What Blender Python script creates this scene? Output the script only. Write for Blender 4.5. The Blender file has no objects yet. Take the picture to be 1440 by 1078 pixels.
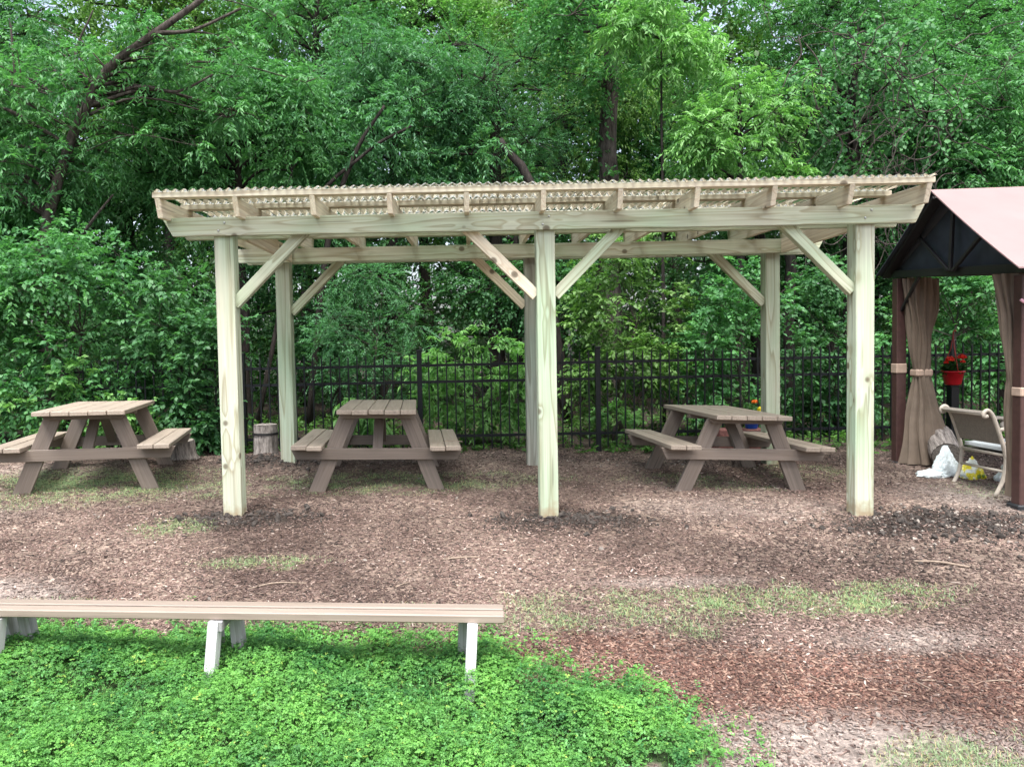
import bpy, bmesh, math, random
import numpy as np
from math import radians, sin, cos, pi, sqrt
from mathutils import Vector, Matrix

# ------------------------------------------------------------------ camera, world, sun, exposure
S = bpy.context.scene
COL = S.collection
cam_d = bpy.data.cameras.new('camera')
cam = bpy.data.objects.new('camera', cam_d)
COL.objects.link(cam)
cam_d.sensor_width = 36.0
cam_d.lens = 36.0 * 1082 / 1440
cam_d.shift_x = (720 - 649) / 1440
cam_d.clip_start = 0.05
cam_d.clip_end = 500
cam.matrix_world = Matrix.Translation((0, 0, 1.3)) @ Matrix.Rotation(radians(90 - 2.6), 4, 'X') @ Matrix.Rotation(radians(-1.15), 4, 'Z')
S.camera = cam

SUN_EL, SUN_AZ = 63.0, -32.0          # azimuth from behind the camera, to its left
W = bpy.data.worlds.new('World')
S.world = W
W.use_nodes = True
wt = W.node_tree
wt.nodes.clear()
sky = wt.nodes.new('ShaderNodeTexSky')
sky.sky_type = 'NISHITA'
sky.sun_disc = False
sky.sun_elevation = radians(SUN_EL)
sky.sun_rotation = radians(180 + SUN_AZ)
sky.air_density = 1.0
sky.dust_density = 5.0
sky.ozone_density = 1.0
hs = wt.nodes.new('ShaderNodeHueSaturation')
hs.inputs['Saturation'].default_value = 0.68
bg = wt.nodes.new('ShaderNodeBackground')
bg.inputs['Strength'].default_value = 0.15
wo = wt.nodes.new('ShaderNodeOutputWorld')
wt.links.new(sky.outputs[0], hs.inputs['Color'])
wt.links.new(hs.outputs[0], bg.inputs['Color'])
wt.links.new(bg.outputs[0], wo.inputs['Surface'])

sd = bpy.data.lights.new('sun', 'SUN')
sd.energy = 1.9
sd.angle = radians(16)
sd.color = (1.0, 0.985, 0.96)
sun = bpy.data.objects.new('sun', sd)
COL.objects.link(sun)
_a = radians(SUN_AZ)
_dir = Vector((sin(_a) * cos(radians(SUN_EL)), -cos(_a) * cos(radians(SUN_EL)), sin(radians(SUN_EL))))   # towards the sun
sun.rotation_euler = _dir.to_track_quat('Z', 'Y').to_euler()

S.view_settings.view_transform = 'Standard'
S.view_settings.look = 'None'
S.view_settings.exposure = 1.6
S.view_settings.gamma = 1.0
S.cycles.max_bounces = 9
S.cycles.diffuse_bounces = 6
S.cycles.transparent_max_bounces = 12
S.cycles.caustics_reflective = False
S.cycles.caustics_refractive = False

# ------------------------------------------------------------------ helpers
def tag(o, label=None, cat=None, group=None, kind=None):
    if label: o['label'] = label
    if cat: o['category'] = cat
    if group: o['group'] = group
    if kind: o['kind'] = kind
    return o

def empty(name, loc=(0, 0, 0), rz=0.0, label=None, cat=None, group=None):
    o = bpy.data.objects.new(name, None)
    o.empty_display_size = 0.1
    COL.objects.link(o)
    o.location = loc
    o.rotation_euler = (0, 0, rz)
    return tag(o, label, cat, group)

def link(name, me, mat=None, parent=None, loc=None):
    o = bpy.data.objects.new(name, me)
    COL.objects.link(o)
    if mat is not None:
        me.materials.clear()
        me.materials.append(mat)
    if loc is not None: o.location = loc
    if parent: o.parent = parent
    return o

def bm_obj(name, bm, mat, parent=None, smooth=False, loc=None):
    me = bpy.data.meshes.new(name)
    bmesh.ops.recalc_face_normals(bm, faces=bm.faces[:])
    if smooth:
        for f in bm.faces: f.smooth = True
    bm.to_mesh(me)
    bm.free()
    return link(name, me, mat, parent, loc)

def np_mesh(name, verts, fsize, nfaces, faces=None, cols=None, smooth=False):
    """verts (N,3); consecutive groups of fsize verts make the faces unless faces is given"""
    me = bpy.data.meshes.new(name)
    verts = np.ascontiguousarray(verts, dtype=np.float32)
    n = len(verts)
    me.vertices.add(n)
    me.vertices.foreach_set('co', verts.ravel())
    if faces is None:
        idx = np.arange(nfaces * fsize, dtype=np.int32)
    else:
        idx = np.ascontiguousarray(faces, dtype=np.int32).ravel()
        nfaces = len(idx) // fsize
    me.loops.add(nfaces * fsize)
    me.loops.foreach_set('vertex_index', idx)
    me.polygons.add(nfaces)
    me.polygons.foreach_set('loop_start', np.arange(nfaces, dtype=np.int32) * fsize)
    if smooth: me.polygons.foreach_set('use_smooth', np.ones(nfaces, dtype=bool))
    me.update(calc_edges=True)
    if cols is not None:
        at = me.color_attributes.new('Col', 'FLOAT_COLOR', 'POINT')
        c = np.ones((n, 4), dtype=np.float32)
        c[:, :3] = cols
        at.data.foreach_set('color', c.ravel())
    return me

def beam_bm(L, w, h, cut0=0.0, cut1=0.0, bev=0.003, seg=1, wob=0.0, rnd=None):
    """timber along X centred at 0; w = Y width, h = Z height; cut shifts the end along X per metre of Z"""
    bm = bmesh.new()
    vs = []
    for xs, c in ((-L / 2, cut0), (L / 2, cut1)):
        for y, z in ((-w / 2, -h / 2), (w / 2, -h / 2), (w / 2, h / 2), (-w / 2, h / 2)):
            vs.append(bm.verts.new((xs + c * z, y, z)))
    a, b = vs[:4], vs[4:]
    bm.faces.new(a[::-1]); bm.faces.new(b)
    for i in range(4):
        j = (i + 1) % 4
        bm.faces.new((a[i], a[j], b[j], b[i]))
    if bev:
        bmesh.ops.bevel(bm, geom=bm.edges[:], offset=bev, segments=seg, affect='EDGES')
    return bm

def frame(p0, p1, up):
    p0, p1 = Vector(p0), Vector(p1)
    x = (p1 - p0).normalized()
    z = (Vector(up) - x * Vector(up).dot(x)).normalized()
    y = z.cross(x)
    m = Matrix((x, y, z)).transposed().to_4x4()
    m.translation = (p0 + p1) / 2
    return m, (p1 - p0).length

def timber(name, p0, p1, w, h, mat, parent=None, up=(0, 0, 1), cut0=0, cut1=0, bev=0.003, off=None):
    m, L = frame(p0, p1, up)
    if off is not None: m = off @ m
    o = bm_obj(name, beam_bm(L, w, h, cut0, cut1, bev), mat, parent)
    o.matrix_local = m
    return o

def box(bm, c, s, rz=0.0, bev=0.0, tilt=None):
    """adds a box to bm"""
    m = Matrix.Translation(c) @ Matrix.Rotation(rz, 4, 'Z')
    if tilt: m = m @ tilt
    r = bmesh.ops.create_cube(bm, size=1.0, matrix=m @ Matrix.Diagonal((*s, 1)))
    if bev:
        es = list({e for v in r['verts'] for e in v.link_edges})
        bmesh.ops.bevel(bm, geom=es, offset=bev, segments=1, affect='EDGES')

def add_tube(V, F, pts, radii, sides=7, cap=True):
    """appends a tapered tube through pts to lists V, F (quads)"""
    pts = [Vector(p) for p in pts]
    base = len(V)
    prev = None
    for i, p in enumerate(pts):
        if i == 0: d = pts[1] - pts[0]
        elif i == len(pts) - 1: d = pts[-1] - pts[-2]
        else: d = pts[i + 1] - pts[i - 1]
        d.normalize()
        if prev is None:
            a = Vector((0, 0, 1)) if abs(d.z) < 0.9 else Vector((1, 0, 0))
            u = a.cross(d).normalized()
        else:
            u = (prev - d * prev.dot(d)).normalized()
        prev = u
        v = d.cross(u)
        for k in range(sides):
            t = 2 * pi * k / sides
            q = p + (u * cos(t) + v * sin(t)) * radii[i]
            V.append((q.x, q.y, q.z))
    for i in range(len(pts) - 1):
        for k in range(sides):
            k2 = (k + 1) % sides
            F.append((base + i * sides + k, base + i * sides + k2, base + (i + 1) * sides + k2, base + (i + 1) * sides + k))
    if cap:
        F.append(tuple(base + k for k in range(sides))[::-1])
        F.append(tuple(base + (len(pts) - 1) * sides + k for k in range(sides)))

def tube_obj(name, chains, mat, parent=None, sides=8, smooth=True):
    V, F = [], []
    for pts, radii in chains:
        if not hasattr(radii, '__len__'): radii = [radii] * len(pts)
        add_tube(V, F, pts, radii, sides)
    me = bpy.data.meshes.new(name)
    me.from_pydata(V, [], F)
    if smooth: me.polygons.foreach_set('use_smooth', np.ones(len(me.polygons), dtype=bool))
    me.update()
    return link(name, me, mat, parent)

def lathe(name, prof, mat, parent=None, n=24, loc=None):
    bm = bmesh.new()
    rings = []
    for r, z in prof:
        rings.append([bm.verts.new((r * cos(2 * pi * k / n), r * sin(2 * pi * k / n), z)) for k in range(n)])
    for a, b in zip(rings, rings[1:]):
        for k in range(n):
            bm.faces.new((a[k], a[(k + 1) % n], b[(k + 1) % n], b[k]))
    bm.faces.new(rings[0][::-1]); bm.faces.new(rings[-1])
    return bm_obj(name, bm, mat, parent, smooth=True, loc=loc)

def smooth_path(pts, n=6):
    """Catmull-Rom"""
    P = [Vector(p) for p in pts]
    P = [P[0] * 2 - P[1]] + P + [P[-1] * 2 - P[-2]]
    out = []
    for i in range(1, len(P) - 2):
        for k in range(n):
            t = k / n
            a, b, c, d = P[i - 1], P[i], P[i + 1], P[i + 2]
            out.append(0.5 * ((2 * b) + (c - a) * t + (2 * a - 5 * b + 4 * c - d) * t * t + (3 * b - a - 3 * c + d) * t ** 3))
    out.append(P[-2])
    return out

# ------------------------------------------------------------------ smooth value noise in numpy
def _lat(seed):
    return np.random.default_rng(seed).random((64, 64))
_LAT = {}
def vnoise(x, y, scale, seed=0):
    if seed not in _LAT: _LAT[seed] = _lat(seed)
    L = _LAT[seed]
    x = np.asarray(x, float) / scale + 31.7; y = np.asarray(y, float) / scale + 17.3
    xi = np.floor(x).astype(int); yi = np.floor(y).astype(int)
    fx = x - xi; fy = y - yi
    fx = fx * fx * (3 - 2 * fx); fy = fy * fy * (3 - 2 * fy)
    a = L[xi % 64, yi % 64]; b = L[(xi + 1) % 64, yi % 64]
    c = L[xi % 64, (yi + 1) % 64]; d = L[(xi + 1) % 64, (yi + 1) % 64]
    return (a * (1 - fx) + b * fx) * (1 - fy) + (c * (1 - fx) + d * fx) * fy
def fbm(x, y, scale, seed=0, octs=3):
    s = 0; a = 1; t = 0
    for o in range(octs):
        s = s + a * vnoise(x, y, scale / 2 ** o, seed + o * 7); t += a; a *= .55
    return s / t

HX = [-20, 2, 3.6, 4.2, 5, 6, 6.75, 7.87, 9, 14, 60]
HZ = [-2.4, -.56, -.36, -.26, -.13, -.03, .03, .11, .13, .18, .4]
def g0(x, y):
    x = np.asarray(x, float); y = np.asarray(y, float)
    sl = -.02 * np.clip(x, -12, 12) * np.clip((14 - y) / 4, 0, 1) * np.clip((y - 3.6) / 1.6, 0, 1)
    return sl + np.interp(y, HX, HZ)
def ground_z(x, y):
    return float(g0(x, y))
def bumps(x, y):
    z = (fbm(x, y, .9, 3) - .5) * .05 + (fbm(x, y, .16, 11) - .5) * .022
    for (cx, cy, r, h) in ((-1.6, 5.95, .38, .02), (.85, 5.93, .4, .018), (3.75, 5.8, .6, .035), (-2.1, 8.1, .35, .05)):
        d = np.hypot(x - cx, y - cy)
        z = z + h * np.exp(-(d / r) ** 2) * (.35 + 1.3 * fbm(x, y, .12, 23))
    return z
def ellmask(x, y, E, soft=.35):
    m = np.zeros_like(np.asarray(x, float))
    for cx, cy, rx, ry, s in E:
        d = np.sqrt(((x - cx) / rx) ** 2 + ((y - cy) / ry) ** 2)
        m = np.maximum(m, s * np.clip((1 - d) / soft + .5, 0, 1))
    return m
def polymask(x, y, P):
    x = np.asarray(x); y = np.asarray(y)
    ins = np.zeros(x.shape, bool)
    n = len(P)
    for i in range(n):
        x1, y1 = P[i]; x2, y2 = P[(i + 1) % n]
        c = ((y1 > y) != (y2 > y)) & (x < (x2 - x1) * (y - y1) / (y2 - y1 + 1e-12) + x1)
        ins ^= c
    return ins
CLOVER = [(-7, 4.38), (-2.55, 4.29), (-1.9, 4.2), (-1.2, 4.2), (-.5, 4.1), (.05, 4.05), (.22, 3.86), (.42, 3.58), (.72, 3.5), (.9, 3.36), (1.0, 3.25),
          (.92, 3.12), (.62, 3.0), (.55, 2.88), (.4, 2.6), (-.2, 2.1), (-7, 1.4)]
def clover_in(x, y):
    wx = x + (fbm(x, y, .25, 41) - .5) * .45
    wy = y + (fbm(x, y, .22, 57) - .5) * .45
    return polymask(wx, wy, CLOVER)
GRASS = [(.62, 4.42, .5, .22, .75), (1.15, 4.4, .4, .2, .6), (1.95, 4.5, .8, .17, 1.0), (2.5, 4.6, .45, .12, .7), (1.22, 4.13, .14, .07, .9), (-1.35, 5.1, .4, .1, .8), (-2.2, 5.75, .25, .2, .7),
         (-3.4, 7.15, 1.1, .55, .95), (-3.9, 6.6, 1.1, .35, .55), (-.8, 7.1, 1.0, .38, .9), (.3, 7.3, .7, .3, .4), (2.0, 7.25, .5, .2, .45), (3.3, 7.5, .5, .3, .7), (2.4, 7.0, .5, .2, .35),
         (-2.2, 6.9, .6, .3, .6), (2.0, 3.0, .3, .2, .4), (2.5, 2.9, .5, .3, .35), (-2.6, 4.45, .8, .12, .5), (-.3, 4.35, .5, .12, .4), (4.7, 6.8, .4, .3, .25), (-6, 6.5, 1.5, 1, .9)]
def grass_m(x, y):
    return ellmask(x, y, GRASS, .8) * np.clip((fbm(x, y, .18, 71) - .28) * 3.2, 0, 1.2)
def red_m(x, y):
    e = ellmask(x, y, [(.6, 3.85, .75, .3, 1), (1.4, 3.68, .9, .3, 1), (2.4, 3.55, 1.2, .3, 1), (3.8, 3.5, 1.2, .35, 1)], .6)
    return np.clip(e * (.5 + 1.1 * fbm(x, y, .3, 83)), 0, 1)
def sand_m(x, y):
    e = ellmask(x, y, [(1.6, 3.05, .85, .33, 1), (2.5, 2.8, 1.3, .42, .9), (1.2, 2.3, 2.0, .6, .9), (-2.9, 4.62, .45, .25, .8), (2.35, 4.05, .4, .12, .7), (2.2, 6.25, .8, .3, .4), (4.6, 6.5, .8, .5, .75), (1.3, 4.75, .5, .08, .6), (-4.4, 7.6, .6, .3, .5), (-4.5, 6.2, 1, .3, .4)], .8)
    return np.clip(e * (.35 + 1.3 * fbm(x, y, .28, 91)), 0, 1)
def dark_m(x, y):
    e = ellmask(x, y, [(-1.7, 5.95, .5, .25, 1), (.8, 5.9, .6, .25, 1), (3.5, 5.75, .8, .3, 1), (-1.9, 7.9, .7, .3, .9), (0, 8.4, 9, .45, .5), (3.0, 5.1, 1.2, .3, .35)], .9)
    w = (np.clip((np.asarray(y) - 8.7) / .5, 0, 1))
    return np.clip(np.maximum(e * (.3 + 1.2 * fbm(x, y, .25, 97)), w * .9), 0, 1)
def ground_col(x, y):
    x = np.asarray(x, float); y = np.asarray(y, float)
    c = np.empty(x.shape + (3,))
    n = fbm(x, y, .5, 5)[..., None]
    n = np.clip((n - .5) * 1.8 + .5, 0, 1)
    c[:] = np.array((.080, .058, .049)) * (1 - n) + np.array((.24, .19, .16)) * n
    def mix(m, col, k=1.0):
        m = np.clip(m * k, 0, 1)[..., None]
        c[:] = c * (1 - m) + np.array(col) * m
    mix(red_m(x, y), (.135, .078, .062), .8)
    mix(sand_m(x, y), (.27, .235, .215), .85)
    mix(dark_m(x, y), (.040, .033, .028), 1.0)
    mix(grass_m(x, y), (.15, .21, .10), .85)
    mix(clover_in(x, y).astype(float), (.04, .085, .03), .9)
    return c

# ------------------------------------------------------------------ materials
MATS = {}
def new_mat(name):
    m = bpy.data.materials.new(name)
    m.use_nodes = True
    nt = m.node_tree
    nt.nodes.clear()
    out = nt.nodes.new('ShaderNodeOutputMaterial')
    return m, nt, out
def N(nt, t, **kw):
    n = nt.nodes.new(t)
    for k, v in kw.items():
        if k in n.inputs: n.inputs[k].default_value = v
        else: setattr(n, k, v)
    return n
def ramp(nt, stops, fac):
    r = nt.nodes.new('ShaderNodeValToRGB')
    el = r.color_ramp.elements
    while len(el) < len(stops): el.new(0.5)
    for e, (p, c) in zip(el, stops):
        e.position = p
        e.color = (*c, 1) if len(c) == 3 else c
    nt.links.new(fac, r.inputs[0])
    return r.outputs[0]
def mixc(nt, fac, a, b, mode='MIX'):
    m = nt.nodes.new('ShaderNodeMix')
    m.data_type = 'RGBA'
    m.blend_type = mode
    for sock, val in ((0, fac), (6, a), (7, b)):
        if hasattr(val, 'is_linked') or isinstance(val, bpy.types.NodeSocket): nt.links.new(val, m.inputs[sock])
        elif sock == 0: m.inputs[0].default_value = val
        else: m.inputs[sock].default_value = (*val, 1)
    return m.outputs[2]

def simple(name, col, rough=.6, var=.12, scale=25, bump=.1, metallic=0.0, spec=.4):
    m, nt, out = new_mat(name)
    b = N(nt, 'ShaderNodeBsdfPrincipled', Roughness=rough, Metallic=metallic)
    b.inputs['Specular IOR Level'].default_value = spec
    tc = N(nt, 'ShaderNodeTexCoord')
    no = N(nt, 'ShaderNodeTexNoise', Scale=scale, Detail=6.0)
    nt.links.new(tc.outputs['Object'], no.inputs['Vector'])
    c = ramp(nt, [(.3, tuple(v * (1 - var) for v in col)), (.7, tuple(min(1, v * (1 + var)) for v in col))], no.outputs[0])
    nt.links.new(c, b.inputs['Base Color'])
    if bump:
        bp = N(nt, 'ShaderNodeBump', Strength=bump, Distance=.01)
        nt.links.new(no.outputs[0], bp.inputs['Height'])
        nt.links.new(bp.outputs[0], b.inputs['Normal'])
    nt.links.new(b.outputs[0], out.inputs[0])
    return m

def wood(name, pale, dark, tint, grain=.55, knots=True, rough=.65, ring=9.0, foot=None):
    """sawn timber, grain running along local X, a different piece of the log for every object"""
    m, nt, out = new_mat(name)
    b = N(nt, 'ShaderNodeBsdfPrincipled', Roughness=rough)
    b.inputs['Specular IOR Level'].default_value = .25
    tc = N(nt, 'ShaderNodeTexCoord')
    oi = N(nt, 'ShaderNodeObjectInfo')
    mul = N(nt, 'ShaderNodeVectorMath', operation='SCALE')
    cmb = N(nt, 'ShaderNodeCombineXYZ')
    nt.links.new(oi.outputs['Random'], cmb.inputs[0])
    nt.links.new(oi.outputs['Random'], cmb.inputs[1])
    sc = N(nt, 'ShaderNodeVectorMath', operation='MULTIPLY')
    sc.inputs[1].default_value = (37, .10, 0)
    nt.links.new(cmb.outputs[0], sc.inputs[0])
    ad = N(nt, 'ShaderNodeVectorMath', operation='ADD')
    nt.links.new(tc.outputs['Object'], ad.inputs[0])
    nt.links.new(sc.outputs[0], ad.inputs[1])
    # knots push the grain aside
    mk = N(nt, 'ShaderNodeMapping')
    mk.inputs['Scale'].default_value = (3.6, 4.2, 4.2)
    nt.links.new(ad.outputs[0], mk.inputs[0])
    vo = N(nt, 'ShaderNodeTexVoronoi', Scale=1.0)
    nt.links.new(mk.outputs[0], vo.inputs['Vector'])
    kd = N(nt, 'ShaderNodeMapRange')
    kd.inputs['From Min'].default_value = 0.0
    kd.inputs['From Max'].default_value = .42
    kd.inputs['To Min'].default_value = 1.0
    kd.inputs['To Max'].default_value = 0.0
    kd.interpolation_type = 'SMOOTHSTEP'
    nt.links.new(vo.outputs['Distance'], kd.inputs[0])
    mp = N(nt, 'ShaderNodeMapping')
    mp.inputs['Scale'].default_value = (.55, 9.0, 9.0)
    nt.links.new(ad.outputs[0], mp.inputs[0])
    n1 = N(nt, 'ShaderNodeTexNoise', Scale=1.0, Detail=1.5, Roughness=.4)
    nt.links.new(mp.outputs[0], n1.inputs['Vector'])
    # cathedral grain: bands of a smooth field
    m1 = N(nt, 'ShaderNodeMath', operation='MULTIPLY'); m1.inputs[1].default_value = ring
    nt.links.new(n1.outputs[0], m1.inputs[0])
    m2 = N(nt, 'ShaderNodeMath', operation='MULTIPLY'); m2.inputs[1].default_value = .7 if knots else 0.0
    nt.links.new(kd.outputs[0], m2.inputs[0])
    m3 = N(nt, 'ShaderNodeMath', operation='ADD')
    nt.links.new(m1.outputs[0], m3.inputs[0]); nt.links.new(m2.outputs[0], m3.inputs[1])
    fr = N(nt, 'ShaderNodeMath', operation='FRACT')
    nt.links.new(m3.outputs[0], fr.inputs[0])
    band = ramp(nt, [(0, (0, 0, 0)), (.62, (.35,) * 3), (.88, (1,) * 3), (1, (0, 0, 0))], fr.outputs[0])
    # fine streaks
    mf = N(nt, 'ShaderNodeMapping')
    mf.inputs['Scale'].default_value = (1.5, 90, 90)
    nt.links.new(ad.outputs[0], mf.inputs[0])
    n2 = N(nt, 'ShaderNodeTexNoise', Scale=1.0, Detail=4.0)
    nt.links.new(mf.outputs[0], n2.inputs['Vector'])
    base = mixc(nt, .5, pale, pale)
    gm = N(nt, 'ShaderNodeMath', operation='MULTIPLY'); gm.inputs[1].default_value = grain
    nt.links.new(band, gm.inputs[0])
    c = mixc(nt, gm.outputs[0], pale, dark)
    # treatment tint in broad blotches
    n3 = N(nt, 'ShaderNodeTexNoise', Scale=3.0, Detail=3.0)
    mt = N(nt, 'ShaderNodeMapping'); mt.inputs['Scale'].default_value = (.35, 1, 1)
    nt.links.new(ad.outputs[0], mt.inputs[0]); nt.links.new(mt.outputs[0], n3.inputs['Vector'])
    tf = ramp(nt, [(.35, (0,) * 3), (.68, (.8,) * 3)], n3.outputs[0])
    c = mixc(nt, tf, c, tint, 'MULTIPLY')
    st = ramp(nt, [(.3, (.80,) * 3), (.7, (1.08,) * 3)], n2.outputs[0])
    c = mixc(nt, 1.0, c, st, 'MULTIPLY')
    # object to object brightness
    ob = N(nt, 'ShaderNodeMapRange'); ob.inputs['To Min'].default_value = .84; ob.inputs['To Max'].default_value = 1.08
    nt.links.new(oi.outputs['Random'], ob.inputs[0])
    c = mixc(nt, 1.0, c, ob.outputs[0], 'MULTIPLY')
    if knots:
        vk = N(nt, 'ShaderNodeTexVoronoi', Scale=1.0)
        nt.links.new(mk.outputs[0], vk.inputs['Vector'])
        kc = ramp(nt, [(0, (1,) * 3), (.085, (.85,) * 3), (.125, (0,) * 3)], vk.outputs['Distance'])
        kk = mixc(nt, 1.0, kc, (.88, .88, .88), 'MULTIPLY')
        c = mixc(nt, kk, c, (.085, .060, .035))
    mq = N(nt, 'ShaderNodeMapping'); mq.inputs['Scale'].default_value = (1.1, 26, 26)
    nt.links.new(ad.outputs[0], mq.inputs[0])
    nq = N(nt, 'ShaderNodeTexNoise', Scale=1.0, Detail=2.0); nt.links.new(mq.outputs[0], nq.inputs['Vector'])
    qf = ramp(nt, [(.0, (0,) * 3), (.70, (0,) * 3), (.735, (.55,) * 3)], nq.outputs[0])
    c = mixc(nt, qf, c, tuple(v * .45 for v in dark))
    if foot is not None:          # soil splashed up the foot of the post
        sx = N(nt, 'ShaderNodeSeparateXYZ'); nt.links.new(tc.outputs['Object'], sx.inputs[0])
        nf = N(nt, 'ShaderNodeTexNoise', Scale=14.0, Detail=5.0); nt.links.new(ad.outputs[0], nf.inputs['Vector'])
        a1 = N(nt, 'ShaderNodeMath', operation='MULTIPLY_ADD'); a1.inputs[1].default_value = .34; nt.links.new(nf.outputs[0], a1.inputs[0])
        nt.links.new(sx.outputs[0], a1.inputs[2])
        mr = N(nt, 'ShaderNodeMapRange'); mr.inputs['From Min'].default_value = foot + .20; mr.inputs['From Max'].default_value = foot + .05
        mr.inputs['To Max'].default_value = .85
        nt.links.new(a1.outputs[0], mr.inputs[0])
        c = mixc(nt, mr.outputs[0], c, (.27, .20, .12))
    nt.links.new(c, b.inputs['Base Color'])
    bp = N(nt, 'ShaderNodeBump', Strength=.25, Distance=.002)
    nt.links.new(n2.outputs[0], bp.inputs['Height'])
    nt.links.new(bp.outputs[0], b.inputs['Normal'])
    nt.links.new(b.outputs[0], out.inputs[0])
    return m

M = {}
M['wood_green'] = wood('treated pine', (.56, .56, .445), (.31, .265, .165), (.76, .97, .84), grain=.7, ring=7)
M['wood_pink'] = wood('fresh pine', (.74, .67, .54), (.54, .41, .28), (.92, .96, .88), grain=.6, ring=7)
M['wood_grey'] = wood('weathered post pine', (.40, .40, .345), (.22, .20, .16), (.78, .97, .92), grain=.8, ring=7)
M['post_green'] = wood('treated pine post', (.52, .54, .435), (.29, .255, .165), (.74, .97, .84), grain=.75, ring=6, foot=-1.03)
M['paint'] = wood('taupe painted board', (.195, .160, .134), (.150, .120, .098), (.9, .9, .9), grain=.45, knots=False, rough=.55)
M['paint_lit_top'] = wood('top-lit taupe board', (.32, .27, .22), (.225, .18, .145), (.88, .88, .88), grain=.5, knots=False, rough=.5)  # same taupe paint, lightened: overhead light on tops and seats put into the colour
M['bench_board'] = wood('bench board', (.265, .220, .185), (.21, .17, .145), (.95, .93, .9), grain=.3, knots=False, rough=.45)
M['white_paint'] = wood('flaking white paint', (.60, .61, .62), (.55, .54, .52), (.9, .9, .9), grain=.4, knots=False)
M['grey_paint'] = wood('grey weathered paint', (.36, .36, .37), (.24, .23, .22), (.85, .85, .85), grain=.6, knots=False)
M['steel'] = simple('galvanised steel', (.45, .46, .47), .35, metallic=.8)
M['black_iron'] = simple('black coated metal', (.006, .008, .010), .42, bump=0.03, spec=.3)
M['brown_metal'] = simple('maroon brown powder coat', (.066, .034, .030), .45, var=.15, bump=.04)
M['dark_metal'] = simple('dark bronze frame', (.018, .016, .017), .5, bump=.04)
M['mesh_fabric'] = simple('dark slate canopy fabric', (.034, .043, .055), .85, var=.25, scale=6)
M['curtain'] = simple('taupe curtain fabric', (.150, .114, .084), .8, var=.12, scale=10)
M['band'] = simple('beige tieback fabric', (.42, .31, .24), .8)
M['roof_fabric'] = simple('faded rose beige canopy', (.24, .160, .155), .8, var=.06, scale=3)
M['chair_frame'] = simple('beige cast aluminium', (.46, .41, .34), .5, var=.1)
M['sling'] = simple('taupe sling fabric', (.22, .195, .165), .7, var=.15, scale=60)
M['cushion'] = simple('pale blue grey cushion', (.55, .60, .62), .85, var=.12, scale=9)
M['red_plastic'] = simple('red plastic', (.50, .012, .020), .35, var=.08)
M['red_flower'] = simple('red petals', (.75, .03, .012), .6, var=.25, scale=60)
M['orange_flower'] = simple('orange petals', (.75, .16, .01), .6, var=.3, scale=60)
M['yellow_flower'] = simple('yellow petals', (.85, .72, .03), .6, var=.12, scale=60)
M['blue_plastic'] = simple('blue plastic', (.01, .09, .48), .35, var=.08)
M['white_bag'] = simple('white plastic bag', (.62, .68, .68), .3, var=.12, scale=14, bump=.3)
M['pink_cloth'] = simple('pink cloth', (.75, .42, .50), .8)
M['brick'] = simple('red brown concrete brick', (.20, .085, .075), .9, var=.35, scale=40, bump=.5)
M['chain'] = simple('red plastic hanger', (.35, .05, .04), .5)
M['clod'] = simple('dark damp soil', (.045, .038, .033), .95, var=.5, scale=30, bump=.6)
M['stone'] = simple('pale stone', (.22, .195, .17), .9, var=.25, scale=30, bump=.4)
M['twig'] = simple('dry twig', (.22, .17, .13), .85, var=.3, scale=40)
M['frame_base'] = simple('black plastic foot', (.02, .022, .025), .5)

def yellow_bag():
    m, nt, out = new_mat('yellow printed bag')
    b = N(nt, 'ShaderNodeBsdfPrincipled', Roughness=.3)
    tc = N(nt, 'ShaderNodeTexCoord')
    no = N(nt, 'ShaderNodeTexNoise', Scale=9.0, Detail=3.0)
    nt.links.new(tc.outputs['Object'], no.inputs['Vector'])
    c = ramp(nt, [(.42, (.62, .66, .62)), (.47, (.62, .55, .02)), (.6, (.66, .56, .02)), (.64, (.12, .20, .03))], no.outputs[0])
    nt.links.new(c, b.inputs['Base Color'])
    nt.links.new(b.outputs[0], out.inputs[0])
    return m
M['yellow_bag'] = yellow_bag()

def bark(name, a, c_, scale=1.0):
    m, nt, out = new_mat(name)
    b = N(nt, 'ShaderNodeBsdfPrincipled', Roughness=.9)
    b.inputs['Specular IOR Level'].default_value = .15
    tc = N(nt, 'ShaderNodeTexCoord')
    mp = N(nt, 'ShaderNodeMapping'); mp.inputs['Scale'].default_value = (9 * scale, 9 * scale, 2.0 * scale)
    nt.links.new(tc.outputs['Object'], mp.inputs[0])
    no = N(nt, 'ShaderNodeTexNoise', Scale=2.2, Detail=8.0, Roughness=.7)
    nt.links.new(mp.outputs[0], no.inputs['Vector'])
    c = ramp(nt, [(.35, a), (.5, tuple((p + q) / 2 for p, q in zip(a, c_))), (.66, c_)], no.outputs[0])
    nt.links.new(c, b.inputs['Base Color'])
    bp = N(nt, 'ShaderNodeBump', Strength=.9, Distance=.03)
    nt.links.new(no.outputs[0], bp.inputs['Height'])
    nt.links.new(bp.outputs[0], b.inputs['Normal'])
    nt.links.new(b.outputs[0], out.inputs[0])
    return m
M['bark'] = bark('grey brown bark', (.020, .016, .014), (.105, .090, .080))
M['bark_dark'] = bark('dark bark', (.010, .009, .008), (.045, .038, .034))
M['bark_pale'] = bark('cut log bark', (.10, .085, .075), (.46, .41, .37), 1.6)
M['cut_end'] = bark('weathered end grain', (.14, .12, .10), (.40, .36, .32), 2.0)

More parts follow.
